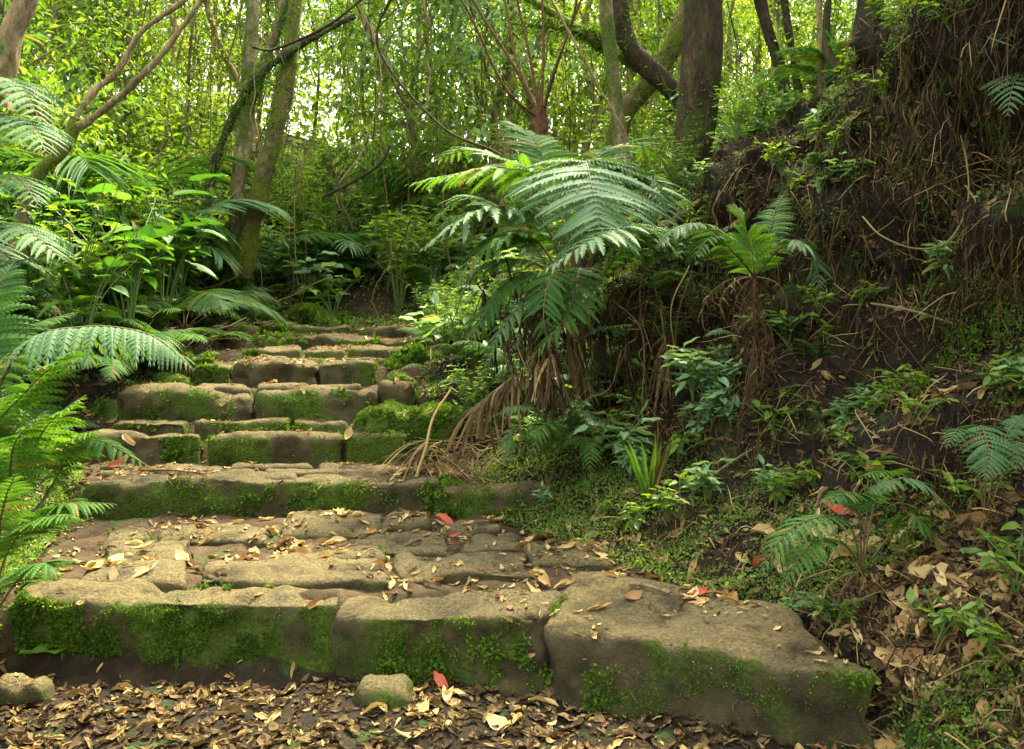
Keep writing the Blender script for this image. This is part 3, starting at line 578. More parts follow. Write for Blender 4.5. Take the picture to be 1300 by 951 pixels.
pt, nr = sample(46, lambda c, n: infr(c, 0)*(c[:, 0] > toe(c[:, 1])+.2)*(c[:, 1] < 6.5)*(n[:, 2] < .5)*(c[:, 2] > .5))
for p, n in zip(pt, nr):
    mb = MB(); e = p*0; q = [e-n*.03]
    for k in range(6): q.append(q[-1]+n*U(-.01, .04)+np.array([U(-.05, .05), U(-.03, .03), -U(.04, .12)]))
    tube(mb, spline(q, 26), np.linspace(U(.006, .013), .002, 26), 5, U(.2, .9), lump=.4); tag(link('exposed_root', mb.mesh('exposed_root', random.choice(['bark_dark', 'bark_tan', 'bark_dark']), True), loc=p), 'crooked root hanging out of the dark right bank', 'root', 'roots hanging out of the right bank')
# ------------------------------------------------------------------ ferns
def arc(L, el, bend, side=0., n=14):
    t = np.linspace(0, 1, n); an = R(el)-R(bend)*t**1.2; ds = L/n
    x = np.cumsum(np.cos(an))*ds; z = np.cumsum(np.sin(an))*ds; y = side*t*t*L
    return np.stack([x-x[0], y, z-z[0]], -1)
def mk_frond(mat, tmpl=PS, L=.6, el=60, bend=85, **k):
    mb = MB(); frond(mb, arc(L, el, bend, U(-.12, .12)), tmpl=tmpl, **k); return mb.mesh('frond', [mat, 'stalk'])
FR = {}
for m in ('fern', 'fern_blue', 'fern_bright'):
    FR[m] = [mk_frond(m, PS, .6, U(50, 70), U(70, 105), pairs=24, plen=.13, t0=.18) for _ in range(3)]
    FR[m+'_f'] = [mk_frond(m, PF, .9, U(50, 65), U(75, 110), pairs=20, plen=.26, t0=.28, ang=18, rr=.005) for _ in range(2)]
FR['palm'] = [mk_frond('fern', PP, 1.6, U(60, 70), U(80, 120), pairs=34, plen=.42, t0=.2, ang=30, droop=.5, rr=.009, shape='palm') for _ in range(3)]
FR['palm_bright'] = [mk_frond('leaf_pale', PP, 1.5, U(60, 70), U(80, 120), pairs=34, plen=.4, t0=.15, ang=30, droop=.5, rr=.009, shape='palm') for _ in range(2)]
DF = []
for _ in range(3):
    mb = MB(); frond(mb, arc(.55, 35, 130, U(-.1, .1)), tmpl=PN, pairs=16, plen=.08, t0=.2, droop=.9, jit=.3, miss=.35, rr=.005); DF.append(mb.mesh('dead_frond', ['straw', 'straw']))
DF2 = []
for _ in range(4):
    mb = MB(); frond(mb, arc(.5, 10, U(60, 110), U(-.2, .2)), tmpl=PN, pairs=18, plen=.06, t0=.1, droop=1.2, jit=.4, miss=.3, rr=.004); DF2.append(mb.mesh('dead_frond', ['dead_dark', 'dead_dark']))
def put_fern(pos, kindk, n, scl, label, group, cat='fern', name='fern', el=(-15, 12), az=None, dead=0):
    root = link(name, None, loc=pos); root.empty_display_size = .1; tag(root, label, cat, group); a0 = U(0, 6.28)
    for i in range(n):
        a = a0+i*2.399+U(-.3, .3) if az is None else R(U(*az)); s_ = scl*U(.7, 1.1)
        link('frond', random.choice(FR[kindk]), root, (0, 0, 0), (U(-.25, .25), -R(U(*el)), a), s_)
    for i in range(dead): link('dead_frond', random.choice(DF), root, (0, 0, 0), (U(-.4, .4), R(U(0, 40)), U(0, 6.28)), scl*U(.8, 1.3))
    return root
def hero(label, base, fronds, mat='fern_blue', tmpl=PS, cat='fern', name='fern', deadn=0, dscl=1., dmat=None, **kw):
    """a plant with its own fronds: each a list of (px, py, D) stations from base to tip"""
    base = np.array(base, float); root = link(name, None, loc=base); root.empty_display_size = .1; tag(root, label, cat)
    g_ = down(base[0], base[1], BV_G, base[2]+.02)[0] if abs(base[0]/base[1]) < .7 else base; gap = base[2]-g_[2]
    if .04 < gap < 2: mb = MB(); tube(mb, spline([[-.3 if base[0] < -1 else -.06, .1, -gap-.1], [-.2 if base[0] < -1 else .02, .06, -gap*.5], [0, 0, .02]], 14), np.linspace(.032, .022, 14)*min(1.3, .5+gap)*(.8 if base[0] < 1 else .38), 9, .5, lump=.4); link('trunk', mb.mesh('trunk', 'fibre', True), root)
    if .3 < gap < 2 and base[0] > .5:
        for q in range(44):
            o = link('dead_frond', random.choice(DF2), root, (U(-.02, .04), U(-.03, .03), -gap*U(0, .9)), (U(-.5, .5), R(U(35, 80)), U(0, 6.28)), U(.4, .8))
    for f in fronds:
        opt = dict(kw)
        if isinstance(f, tuple): f, o2 = f; opt.update(o2)
        m_ = opt.pop('mat', mat); tp = opt.pop('tmpl', tmpl); nm = opt.pop('part', 'frond')
        pts = [np.zeros(3) if (q is None) else P(*q)-base for q in f]
        mb = MB(); frond(mb, spline(pts, 40), tmpl=tp, **opt); link(nm, mb.mesh(nm, [m_, 'stalk' if m_ != 'straw' else 'straw']), root)
    for i in range(deadn): link('dead_frond', random.choice(DF), root, (0, 0, 0), (U(-.5, .5), R(U(20, 60)), U(0, 6.28)), dscl*U(.8, 1.3))
    return root
# left foreground ferns
b = P(-35, 560, 3.05)
hero('big arching fern at the left edge, its longest frond reaching over the path', b,
     [([None, (30, 440, 3.0), (110, 415, 2.98), (190, 425, 2.95), (245, 468, 2.9)], dict(plen=.17, pairs=34, droop=.8, t0=.12)),
      ([None, (-10, 480, 3.2), (30, 420, 3.3), (100, 395, 3.4)], dict(plen=.16, mat='fern')),
      ([None, (0, 530, 2.8), (60, 470, 2.75), (118, 430, 2.75)], dict(plen=.17, mat='fern', pairs=26, t0=.1)),
      ([None, (-20, 470, 3.1), (-10, 380, 3.2), (20, 330, 3.3)], dict(plen=.18, mat='fern'))], pairs=26, rr=.006)
b = P(-10, 700, 2.75)
hero('bright green fern low at the left edge beside the bottom step', b,
     [([None, (20, 600, 2.8), (70, 560, 2.75), (130, 545, 2.7)], dict(plen=.12, mat='fern_bright')),
      ([None, (50, 640, 2.85), (110, 560, 2.85), (190, 592, 2.8)], dict(plen=.13)),
      ([None, (30, 600, 2.7), (60, 540, 2.6), (110, 500, 2.6)], dict(plen=.13, mat='fern_bright')),
      ([None, (10, 620, 2.6), (20, 560, 2.5), (60, 520, 2.5)], dict(plen=.12)),
      ([None, (-5, 600, 2.9), (-10, 540, 2.9), (20, 500, 2.9)], dict(plen=.14)),
      ([None, (60, 670, 2.6), (80, 640, 2.55), (150, 640, 2.6)], dict(plen=.10))], mat='fern', pairs=24, rr=.005, t0=.25, droop=.45)
b = P(-20, 800, 2.5)
hero('small fern at the lower left corner with upright pinnae', b, [([None, (10, 700, 2.5), (50, 660, 2.45), (95, 655, 2.4)], {}), ([None, (-5, 700, 2.5), (5, 640, 2.4), (20, 600, 2.35)], {}), ([None, (20, 740, 2.4), (50, 715, 2.3), (70, 720, 2.3)], {})], mat='fern', plen=.10, pairs=18, t0=.3)
# the big grey-green fern in the middle of the bank
b = P(735, 400, 5.3)
hero('large grey green tree fern spreading over the bank in the middle', b,
     [([None, (735, 260, 5.3), (742, 205, 5.1), (752, 240, 4.75), (765, 310, 4.5)], dict(plen=.46, pairs=23, t0=.42, ang=0)),
      ([None, (750, 330, 5.0), (800, 290, 4.7), (760, 300, 4.45), (680, 350, 4.3)], dict(plen=.30, pairs=22, t0=.4)),
      ([None, (720, 280, 5.4), (690, 225, 5.4), (620, 215, 5.3), (510, 235, 5.2)], dict(plen=.36, pairs=23, t0=.4, mat='fern_bright')),
      ([None, (700, 300, 5.3), (660, 265, 5.2), (600, 270, 5.0), (530, 320, 4.9)], dict(plen=.34, pairs=22, t0=.35)),
      ([None, (700, 330, 5.1), (670, 300, 5.0), (620, 310, 4.9), (560, 380, 4.8)], dict(plen=.30, pairs=22, t0=.35, mat='fern')),
      ([None, (760, 290, 5.4), (790, 240, 5.3), (830, 230, 5.2), (850, 300, 5.0)], dict(plen=.3, t0=.4)),
      ([None, (720, 300, 5.5), (700, 240, 5.7), (680, 180, 5.9), (640, 150, 6.1)], dict(plen=.3, mat='fern', t0=.45)),
      ([None, (700, 350, 5.1), (660, 350, 5.0), (620, 390, 4.9), (590, 450, 4.8)], dict(plen=.22, mat='fern', t0=.3)),
      ([None, (740, 350, 5.0), (735, 345, 4.8), (720, 400, 4.6), (660, 470, 4.5)], dict(plen=.2, mat='fern', t0=.35)),
      ([None, (780, 330, 5.2), (830, 300, 5.1), (870, 330, 5.0)], dict(plen=.22, mat='fern')),
      ([None, (730, 300, 5.5), (760, 200, 5.8), (820, 185, 6.0), (860, 230, 6.0)], dict(plen=.28, mat='fern')),
      ([None, (690, 330, 5.5), (640, 270, 5.7), (590, 250, 5.8), (540, 290, 5.8)], dict(plen=.28, mat='fern')),
      ([None, (690, 340, 5.2), (640, 330, 5.2), (600, 350, 5.2), (570, 420, 5.2)], dict(plen=.22)),
      ([None, (700, 300, 5.6), (660, 220, 5.9), (600, 190, 6.2), (540, 210, 6.4)], dict(plen=.3, mat='fern')),
      ([None, (720, 350, 4.9), (700, 350, 4.7), (690, 400, 4.6), (700, 450, 4.6)], dict(plen=.17, mat='fern')),
      ([None, (700, 370, 4.9), (670, 380, 4.8), (630, 430, 4.7), (620, 480, 4.7)], dict(plen=.16)),
      ([None, (770, 400, 5.0), (765, 420, 4.9), (775, 415, 4.7), (805, 412, 4.6)], dict(plen=.12, t0=.4))],
     mat='fern_blue', tmpl=PS2, pairs=25, rr=.008, jit=.09, miss=.06, droop=.3, cat='tree fern', name='tree_fern', ang=14)
# its skirt of dead stalks
root = bpy.data.objects[-1] if False else [o for o in COL.objects if o.get('category') == 'tree fern'][0]
for k in range(66):
    x0 = U(650, 845); top = P(x0+U(-50, 50), U(320, 440), U(4.95, 5.25))-b; bot = P(x0, U(420, 550), U(4.6, 5.1))-b; mid = (top+bot)/2+np.array([U(-.1, .1), -.08, U(-.02, .16)])
    mb = MB(); dk = k % 2; sm = ['straw', 'root', 'straw'][k % 3]
    if k % 2 == 0: frond(mb, spline([top, mid, bot], 40), tmpl=PN, pairs=12, plen=U(.06, .2), t0=.3, droop=1.4, ang=55, jit=.35, miss=.3, rr=.005)
    else:
        tube(mb, spline([top, mid+RNG.normal(0, .03, 3), bot+RNG.normal(0, .06, 3)], 14), np.linspace(.005, .002, 14), 4, U(.0, .9))
    link('dead_frond', mb.mesh('dead_frond', [sm, sm]), root)
b = P(958, 352, 4.35)
hero('green fern high on the dark bank, its middle frond upright', b,
     [([None, (955, 320, 4.3), (945, 285, 4.3), (930, 258, 4.35)], dict(plen=.19, pairs=26, t0=.05, mat='fern_bright', ang=25)),
      ([None, (985, 320, 4.2), (1010, 305, 4.1), (1035, 325, 4.05), (1040, 372, 4.0)], dict(plen=.14, pairs=24, t0=.25)),
      ([None, (925, 310, 4.2), (890, 285, 4.1), (860, 290, 4.05), (835, 315, 4.0)], dict(plen=.15, pairs=24, t0=.2)),
      ([None, (935, 325, 4.1), (905, 300, 4.0), (880, 330, 3.9)], dict(plen=.13, mat='fern')),
      ([None, (975, 300, 4.4), (985, 265, 4.5), (1000, 240, 4.6)], dict(plen=.12, mat='fern'))], mat='fern_blue', pairs=22, rr=.005, t0=.15, deadn=7, dscl=.8)
b = G(700, 590)
D0 = b[1]
hero('low pale green fern on the bank beside the second step', b,
     [([None, (715, 540, D0-.05), (740, 522, D0-.1), (780, 545, D0-.15)], {}), ([None, (690, 530, D0-.1), (660, 515, D0-.15), (620, 530, D0-.2)], {}),
      ([None, (680, 560, D0-.15), (650, 545, D0-.2), (640, 590, D0-.25)], {}), ([None, (700, 550, D0-.2), (690, 540, D0-.3), (665, 600, D0-.4)], dict(mat='fern')),
      ([None, (720, 560, D0-.1), (745, 560, D0-.2), (750, 600, D0-.3)], dict(mat='fern')), ([None, (700, 530, D0), (715, 505, D0), (740, 515, D0-.05)], {})], mat='fern_blue', plen=.11, pairs=20, t0=.2, rr=.004, deadn=4, dscl=.6)
b = G(1095, 725); D0 = b[1]
hero('fern with dark stalks on the lower right bank above the slab', b,
     [([None, (1100, 660, D0), (1110, 620, D0), (1165, 610, D0-.05), (1225, 665, D0-.1)], dict(mat='fern_blue', t0=.4)),
      ([None, (1080, 670, D0), (1050, 655, D0-.1), (1000, 675, D0-.2), (960, 735, D0-.25)], dict(plen=.11)),
      ([None, (1090, 650, D0), (1080, 625, D0-.05), (1040, 640, D0-.15)], {}), ([None, (1070, 690, D0-.1), (1030, 690, D0-.2), (990, 750, D0-.3)], {}),
      ([None, (1110, 640, D0+.1), (1130, 600, D0+.1), (1090, 605, D0)], dict(mat='fern_bright', plen=.09)), ([None, (1130, 680, D0), (1160, 655, D0-.1), (1200, 700, D0-.15)], {})], mat='fern', plen=.10, pairs=20, t0=.35, rr=.004, deadn=8, dscl=.7)
b = G(1250, 660); D0 = b[1]
hero('grey green fern at the right edge of the bank', b,
     [([None, (1250, 580, D0), (1245, 540, D0-.05), (1255, 570, D0-.2), (1250, 610, D0-.25)], dict(plen=.10, t0=.4)), ([None, (1270, 570, D0), (1300, 530, D0), (1330, 560, D0)], dict(plen=.1)),
      ([None, (1240, 590, D0), (1220, 545, D0-.1), (1200, 570, D0-.2)], dict(plen=.07)), ([None, (1275, 600, D0), (1290, 560, D0-.1), (1290, 600, D0-.2)], {})], mat='fern_blue', plen=.09, pairs=18, t0=.3, rr=.004)
b = P(1340, 160, 3.7)
hero('fern hanging in at the right edge near the top of the bank', b, [([None, (1310, 110, 3.6), (1280, 95, 3.5), (1262, 120, 3.4)], {}), ([None, (1310, 60, 3.6), (1290, 30, 3.5), (1262, 60, 3.4)], {}), ([None, (1320, 90, 3.6), (1290, 100, 3.4), (1278, 150, 3.3)], {})], mat='fern_blue', plen=.12, pairs=18, t0=.2)
b = P(1225, -40, 3.9)
hero('dark leafy fern hanging over the top right of the bank', b, [([None, (1210, -10, 3.9), (1190, 0, 3.8), (1178, 22, 3.7)], {}), ([None, (1240, -10, 3.9), (1260, 0, 3.8), (1275, 20, 3.7)], {})], mat='fern', plen=.12, pairs=12, t0=.1)
b = G(552, 478); D0 = b[1]
hero('single pale frond lying over the mossy boulder', b, [([None, (530, 462, D0-.2), (505, 470, D0-.35)], {})], mat='fern_blue', plen=.06, pairs=18, t0=.1)
# far left grey fronds
b = P(-60, 260, 4.6)
hero('grey green tree fern reaching in at the left edge', b, [([None, (-20, 120, 4.5), (20, 105, 4.3), (55, 160, 4.1)], {}), ([None, (-10, 170, 4.4), (30, 150, 4.2), (60, 195, 4.0)], {}), ([None, (-20, 230, 4.4), (20, 225, 4.2), (50, 262, 4.0)], dict(plen=.2)),
     ([None, (-10, 280, 4.3), (30, 290, 4.1), (80, 330, 4.0)], {}), ([None, (-20, 300, 4.3), (20, 330, 4.2), (75, 318, 4.1)], dict(plen=.2)), ([None, (-30, 190, 4.8), (0, 60, 5.0), (60, 40, 5.0)], dict(mat='fern'))], mat='fern_blue', tmpl=PS2, plen=.26, pairs=18, t0=.3, rr=.007, cat='tree fern', name='tree_fern')
# generic ferns on verges, banks, undergrowth
def hpos(x, y): return down(x, y, BV_G, 14.0)[0]
spots = []
def gf(px, py, k, n, s_, lb, D=None, **kw):
    p = G(px, py, BV_G) if D is None else hpos((px-CX)/F*D, D); put_fern(p, k, n, s_, lb, kw.pop('group', None), **kw)
gf(262, 440, 'fern_bright', 9, .85, 'bright fern on the left verge beside the upper steps', dead=4)
gf(212, 405, 'fern', 10, 1.15, 'dark green bushy fern on the left verge behind the bright one', dead=3)
gf(222, 360, 'fern_bright', 8, 1.3, 'yellow green fern above the left verge under the twin tree', D=8.2)
gf(150, 430, 'fern', 8, 1.0, 'fern on the litter slope left of the steps', dead=3)
gf(60, 470, 'fern_blue', 8, 1.1, 'pale fern behind the long arching frond at left')
gf(300, 425, 'fern', 6, .6, 'small fern at the upper left end of the steps', dead=4)
for px, py, k_, s_ in ((640, 470, 'fern', .9), (680, 500, 'fern', .7), (615, 430, 'fern', 1.0), (640, 400, 'fern_blue', 1.0), (575, 420, 'fern', .9), (700, 560, 'fern_bright', .6), (740, 500, 'fern', .9), (780, 470, 'fern', .9), (660, 430, 'fern_bright', .9), (720, 460, 'fern_blue', .8), (800, 520, 'fern', .6)):
    gf(px, py, k_, 8, s_, 'leafy fern in the tangle below the large grey green tree fern', group='ferns below the large tree fern', dead=3)
gf(555, 440, 'fern', 8, .8, 'soft fern at the right edge of the upper steps')
gf(590, 400, 'fern_bright', 8, 1.1, 'bright fern under the big tree fern on the right verge')
gf(600, 470, 'fern', 7, .8, 'shadowed fern at the foot of the right bank', dead=3)
gf(830, 380, 'fern', 6, .7, 'dark fern between the tree fern and the upright one')
gf(250, 462, 'fern_bright', 4, .4, 'little bright fern beside the small mossy rock')
def scat(n, xr, yr, ok, mind=.3):
    out = []; tries = 0
    while len(out) < n and tries < n*60:
        tries += 1; x, y = U(*xr), U(*yr)
        if ok(x, y) and abs(x/y) < .72 and all((x-a)**2+(y-b)**2 > mind*mind for a, b in out): out.append((x, y))
    return out
def side_word(x, y):
    px = CX+F*x/y
    return 'far left' if px < 180 else 'left' if px < 400 else 'centre' if px < 620 else 'right' if px < 900 else 'far right'
for x, y in scat(70, (-7, 1.5), (9.6, 15), lambda x, y: True, .4):
    k = random.choice(['fern', 'fern', 'fern_bright', 'fern_blue']); c = {'fern': 'green', 'fern_bright': 'yellow green', 'fern_blue': 'grey green'}[k]
    put_fern(hpos(x, y), k, random.randint(6, 9), U(.7, 1.5), f'{c} fern in the undergrowth {side_word(x, y)} beyond the steps', 'ferns in the undergrowth beyond the steps')
for x, y in scat(60, (-7, -2.3), (4.0, 9.6), lambda x, y: x < left(y)-.35, .38):
    k = random.choice(['fern', 'fern', 'fern', 'fern_blue', 'fern_f', 'fern_blue_f']); big = k.endswith('_f')
    put_fern(hpos(x, y), k, random.randint(6, 9), U(.8, 1.5), f'{"feathery" if big else "narrow fronded"} fern on the slope {side_word(x, y)} of the steps', 'ferns on the left slope', dead=random.randint(0, 3))
for x, y in scat(26, (.3, 5), (4.2, 10), lambda x, y: x > np.interp(y, CY, CXX)-.25, .4):
    k = random.choice(['fern', 'fern', 'fern_f']); put_fern(hpos(x, y), k, random.randint(5, 8), U(.6, 1.1), 'dark fern growing along the crest of the right bank', 'ferns along the crest of the right bank', dead=2)
pt, nr = sample(100, lambda c, n: infr(c, 0)*(c[:, 0] > toe(c[:, 1])+.15)*(c[:, 1] > 2.8)*(c[:, 1] < 7.5)*(n[:, 2] > .15))
for p, n in zip(pt, nr): put_fern(p, random.choice(['fern', 'fern_blue', 'fern']), random.randint(3, 6), U(.18, .4), 'little fern clinging to the face of the right bank', 'little ferns on the right bank face', dead=random.randint(0, 2))

# ------------------------------------------------------------------ broadleaf plants
def plant_mesh(nst, h, leafL, leafW, mat, tmpl=T_broad, spread=.25, per=7, pale=0):
    parts = []; ms = MB(); ml = MB()
    for s_ in range(nst):
        a = U(0, 6.28); tip = np.array([math.cos(a)*spread*U(.3, 1), math.sin(a)*spread*U(.3, 1), h*U(.6, 1)])
        c = spline([[0, 0, 0], tip*[.35, .35, .6], tip], 12); tube(ms, c, np.linspace(.005, .002, 12), 5, .5)
        k = per; idx = RNG.uniform(.35, 1, k); loc = c[(idx*11).astype(int)]; d = rdir(k, .25)+[0, 0, .15]
        L_ = leafL*RNG.uniform(.6, 1.1, k); pet = loc+norm(d)*L_[:, None]*.25
        place_many(ml, tmpl(), pet, d, np.array([0, 0, 1.])+rdir(k)*.35, L_, L_*leafW, RNG.random(k))
        for q in range(k): tube(ms, np.stack([loc[q], pet[q]]), .0018, 3, .5)
    return ms.mesh('stem', 'gstalk'), ml.mesh('leaves', mat, True)
PL = {'herb': [plant_mesh(5, .28, .09, .5, 'leaf_mid', per=7) for _ in range(4)], 'big': [plant_mesh(9, .8, .15, .75, 'leaf', T_heart, .45, per=4) for _ in range(3)],
      'shrub': [plant_mesh(24, 1.1, .085, .42, 'leaf_mid', spread=.5, per=14) for _ in range(4)], 'pale': [plant_mesh(7, .35, .13, .45, 'leaf_pale', spread=.2, per=7) for _ in range(3)],
      'dark': [plant_mesh(22, .9, .09, .38, 'leaf', spread=.5, per=14) for _ in range(3)]}
def put_plant(pos, k, scl, label, group=None, cat='plant', name='leafy_plant', rot=None):
    root = link(name, None, loc=pos, rot=(U(-.1, .1), U(-.1, .1), U(0, 6.28))); root.empty_display_size = .1; tag(root, label, cat, group); a, b_ = random.choice(PL[k])
    link('stem', a, root, scl=scl); link('leaves', b_, root, scl=scl); return root
for px, py, k, s_, lb in ((830, 500, 'herb', 1.1, 'upright leafy herb on the bank right of the tree fern'), (790, 600, 'pale', 1.0, 'pale broad leaved plant beside the bright grassy tuft'), (880, 510, 'pale', .9, 'plant with long oval leaves on the bank below the upright fern'),
        (905, 540, 'pale', .8, 'low plant with rounded pale leaves on the bank'), (985, 560, 'herb', .8, 'seedling with three round leaves on the dark bank'), (1000, 440, 'herb', .9, 'herb with oval leaves hanging over the dark hollow'),
        (760, 570, 'herb', .9, 'herb between the low fern and the grassy tuft'), (860, 590, 'herb', .8, 'small herb in the moss of the right verge'), (1125, 520, 'herb', .5, 'tiny seedling at the edge of the dark hollow'), (700, 610, 'herb', .7, 'herb at the right end of the second step'),
        (1270, 510, 'herb', .6, 'small herb on the right edge of the bank'), (1290, 755, 'herb', .8, 'green seedlings at the lower right edge'), (1040, 400, 'herb', .6, 'small herb on the lip of the dark hollow')):
    put_plant(G(px, py, BV_G), k, s_, lb)
# bright grassy tuft
b = G(822, 640); root = link('grass_tuft', None, loc=b); tag(root, 'bright yellow green strap leaved tuft on the right verge', 'grass tuft')
for k in range(11):
    a = U(-.75, .75); L = U(.26, .46); mb = MB(); place_many(mb, (lambda V, Fq: (V, Fq))(*T_broad()), [[0, 0, 0]], [[math.sin(a)*.7, U(-.3, .3), 1]], [[0, -1, .2]], L, .026, U(.35, .7), droop=.12*abs(a)); link('blade', mb.mesh('blade', 'fern_bright' if k < 9 else 'straw'), root)
# left: large leaved plants and shrubs
for D, px, k, s_, lb in ((6.5, 165, 'big', 1.5, 'plant with big heart shaped leaves in the left thicket'), (7.5, 205, 'big', 1.7, 'big leaved plant behind the heart leaved one in the left thicket'), (6.0, 100, 'big', 1.2, 'low big leaved plant at the far left'), (8, 130, 'big', 1.5, 'tallest big leaved plant high in the left thicket'), (8.5, 60, 'big', 1.5, 'big leaved plant near the top left corner'), (7, 30, 'big', 1.6, 'big leaved plant by the left edge trunk')):
    put_plant(hpos((px-CX)/F*D, D)+[0, 0, .1], k, s_, lb)
for x, y in scat(80, (-8.5, -2.9), (5.2, 12), lambda x, y: x < left(y)-.7, .36):
    k = random.choice(['shrub', 'dark', 'dark']); put_plant(hpos(x, y), k, U(.7, 1.5), f'{"light" if k == "shrub" else "dark glossy"} leafy shrub in the thicket {side_word(x, y)} of the steps', 'shrubs in the left thicket', 'shrub', 'shrub')
for x, y in scat(110, (-6, 2.5), (9.7, 15), lambda x, y: True, .35):
    k = random.choice(['shrub', 'shrub', 'pale', 'herb']); s_ = U(.7, 1.5) if k == 'shrub' else U(1.2, 2.2); put_plant(hpos(x, y), k, s_, f'{"leafy shrub" if k == "shrub" else "pale leaved herb" if k == "pale" else "small leaved herb"} in the undergrowth {side_word(x, y)} behind the top landing', 'undergrowth behind the top landing', 'shrub' if k == 'shrub' else 'plant')
for x, y in scat(40, (.2, 6), (4.5, 11), lambda x, y: x > np.interp(y, CY, CXX)-.1, .4):
    put_plant(hpos(x, y), random.choice(['dark', 'shrub']), U(.5, 1.3), 'leafy shrub rooted on the crest of the right bank', 'shrubs on the crest of the right bank', 'shrub', 'shrub')
for x, y in scat(44, (-1.2, 1.6), (5.2, 9.8), lambda x, y: toe(y)+.1 < x < np.interp(y, CY, CXX)+.2, .22):
    k = random.choice(['herb', 'shrub', 'herb', 'pale']); put_plant(hpos(x, y), k, U(.35, .6) if k == 'shrub' else U(.8, 1.4), f'{"small leafy shrub" if k == "shrub" else "herb"} on the slope right of the upper steps', 'small plants right of the upper steps')
pt, nr = sample(220, lambda c, n: infr(c, 0)*(c[:, 0] > toe(c[:, 1])+.1)*(c[:, 1] > 2.6)*(c[:, 1] < 6.5)*(n[:, 2] > .1))
for p in pt: put_plant(p, random.choice(['herb', 'herb', 'pale']), U(.3, .7), 'little herb sprouting from the face of the right bank', 'little herbs on the right bank face', 'herb', 'bank_herb')
# palms
for D, px, n, s_, k, lb in ((10.9, 425, 7, .85, 'palm_bright', 'pale palm seedling with combed fronds at the foot of the twin tree'), (8.2, 70, 9, 1.3, 'palm', 'feathery palm high in the left thicket'), (7.6, 20, 8, 1.2, 'palm', 'feathery palm at the upper left edge'), (9.5, 130, 9, 1.4, 'palm', 'feathery palm behind the diagonal branches'), (9.0, 195, 7, 1.1, 'palm_bright', 'pale palm in the thicket left of the twin tree'), (11, 470, 6, .8, 'palm', 'palm in the undergrowth behind the top landing'), (12, 560, 7, 1.0, 'palm', 'palm behind the tree fern stalks'), (10.5, 350, 6, .8, 'palm', 'small palm right of the mossy trunk')):
    put_fern(hpos((px-CX)/F*D, D)+[0, 0, .1], k, n, s_, lb, None, 'palm', 'palm', el=(-10, 25))
# dead palm frond on the path
A = [P(572, 495, 5.35), P(550, 530, 5.15), P(540, 570, 4.98), P(528, 606, 4.86)]
root = link('dead_palm_frond', None, loc=A[3]); tag(root, 'dry straw coloured palm frond fallen across the right of the steps', 'palm frond')
c = spline(A, 24)-A[3]; mb = MB(); tube(mb, c, np.linspace(.006, .011, 24), 6, .9); link('midrib', mb.mesh('midrib', 'straw'), root)
mb = MB()
for k in range(84):
    i = random.randint(3, 22); sg = 1 if k % 3 else -1; p0 = c[i]; e = c[i]+np.array([-.18+U(-.15, .1) if sg > 0 else U(.1, .5), U(-.2, .05), 0])*U(.7, 1.3)
    if k > 40: p0 = P(U(530, 660), U(520, 600), 5.0)-A[3]; e = P(U(515, 620), U(560, 608), 4.9)-A[3]
    g_ = down(*(e+A[3])[:2])[0]; e[2] = g_[2]-A[3][2]+U(.005, .05); g0 = down(*(p0+A[3])[:2])[0]; p0[2] = max(min(p0[2], g0[2]-A[3][2]+.16), g0[2]-A[3][2]+.01)
    q = spline([p0, (p0+e)/2+[0, 0, U(.01, .07)], e], 8); w_ = U(.003, .007); s_ = norm(np.cross(e-p0, [0, 0, 1]))*w_
    V = np.concatenate([q-s_, q+s_]); mb.add(V, [[j, j+1, j+9, j+8] for j in range(7)], U(.2, 1))
link('leaflets', mb.mesh('leaflets', 'straw'), root)
A = [P(740, 420, 5.0), P(700, 450, 4.95), P(650, 480, 4.95), P(600, 520, 4.95)]; b = A[0]
root = link('dead_palm_frond', None, loc=b); tag(root, 'dry fan of palm leaflets hanging against the foot of the right bank', 'palm frond')
c = spline(A, 20)-b; mb = MB(); tube(mb, c, .008, 6, .7); link('midrib', mb.mesh('midrib', 'straw'), root); mb = MB()
for k in range(44):
    i = random.randint(2, 18); p0 = c[i]; e = p0+np.array([U(-.25, .05), U(-.1, .05), -U(.15, .4)]); q = spline([p0, (p0+e)/2+[-.02, -.03, .04], e], 8); s_ = np.array([U(.004, .008), 0, 0])
    mb.add(np.concatenate([q-s_, q+s_]), [[j, j+1, j+9, j+8] for j in range(7)], U(.1, .9))
link('leaflets', mb.mesh('leaflets', 'straw'), root)

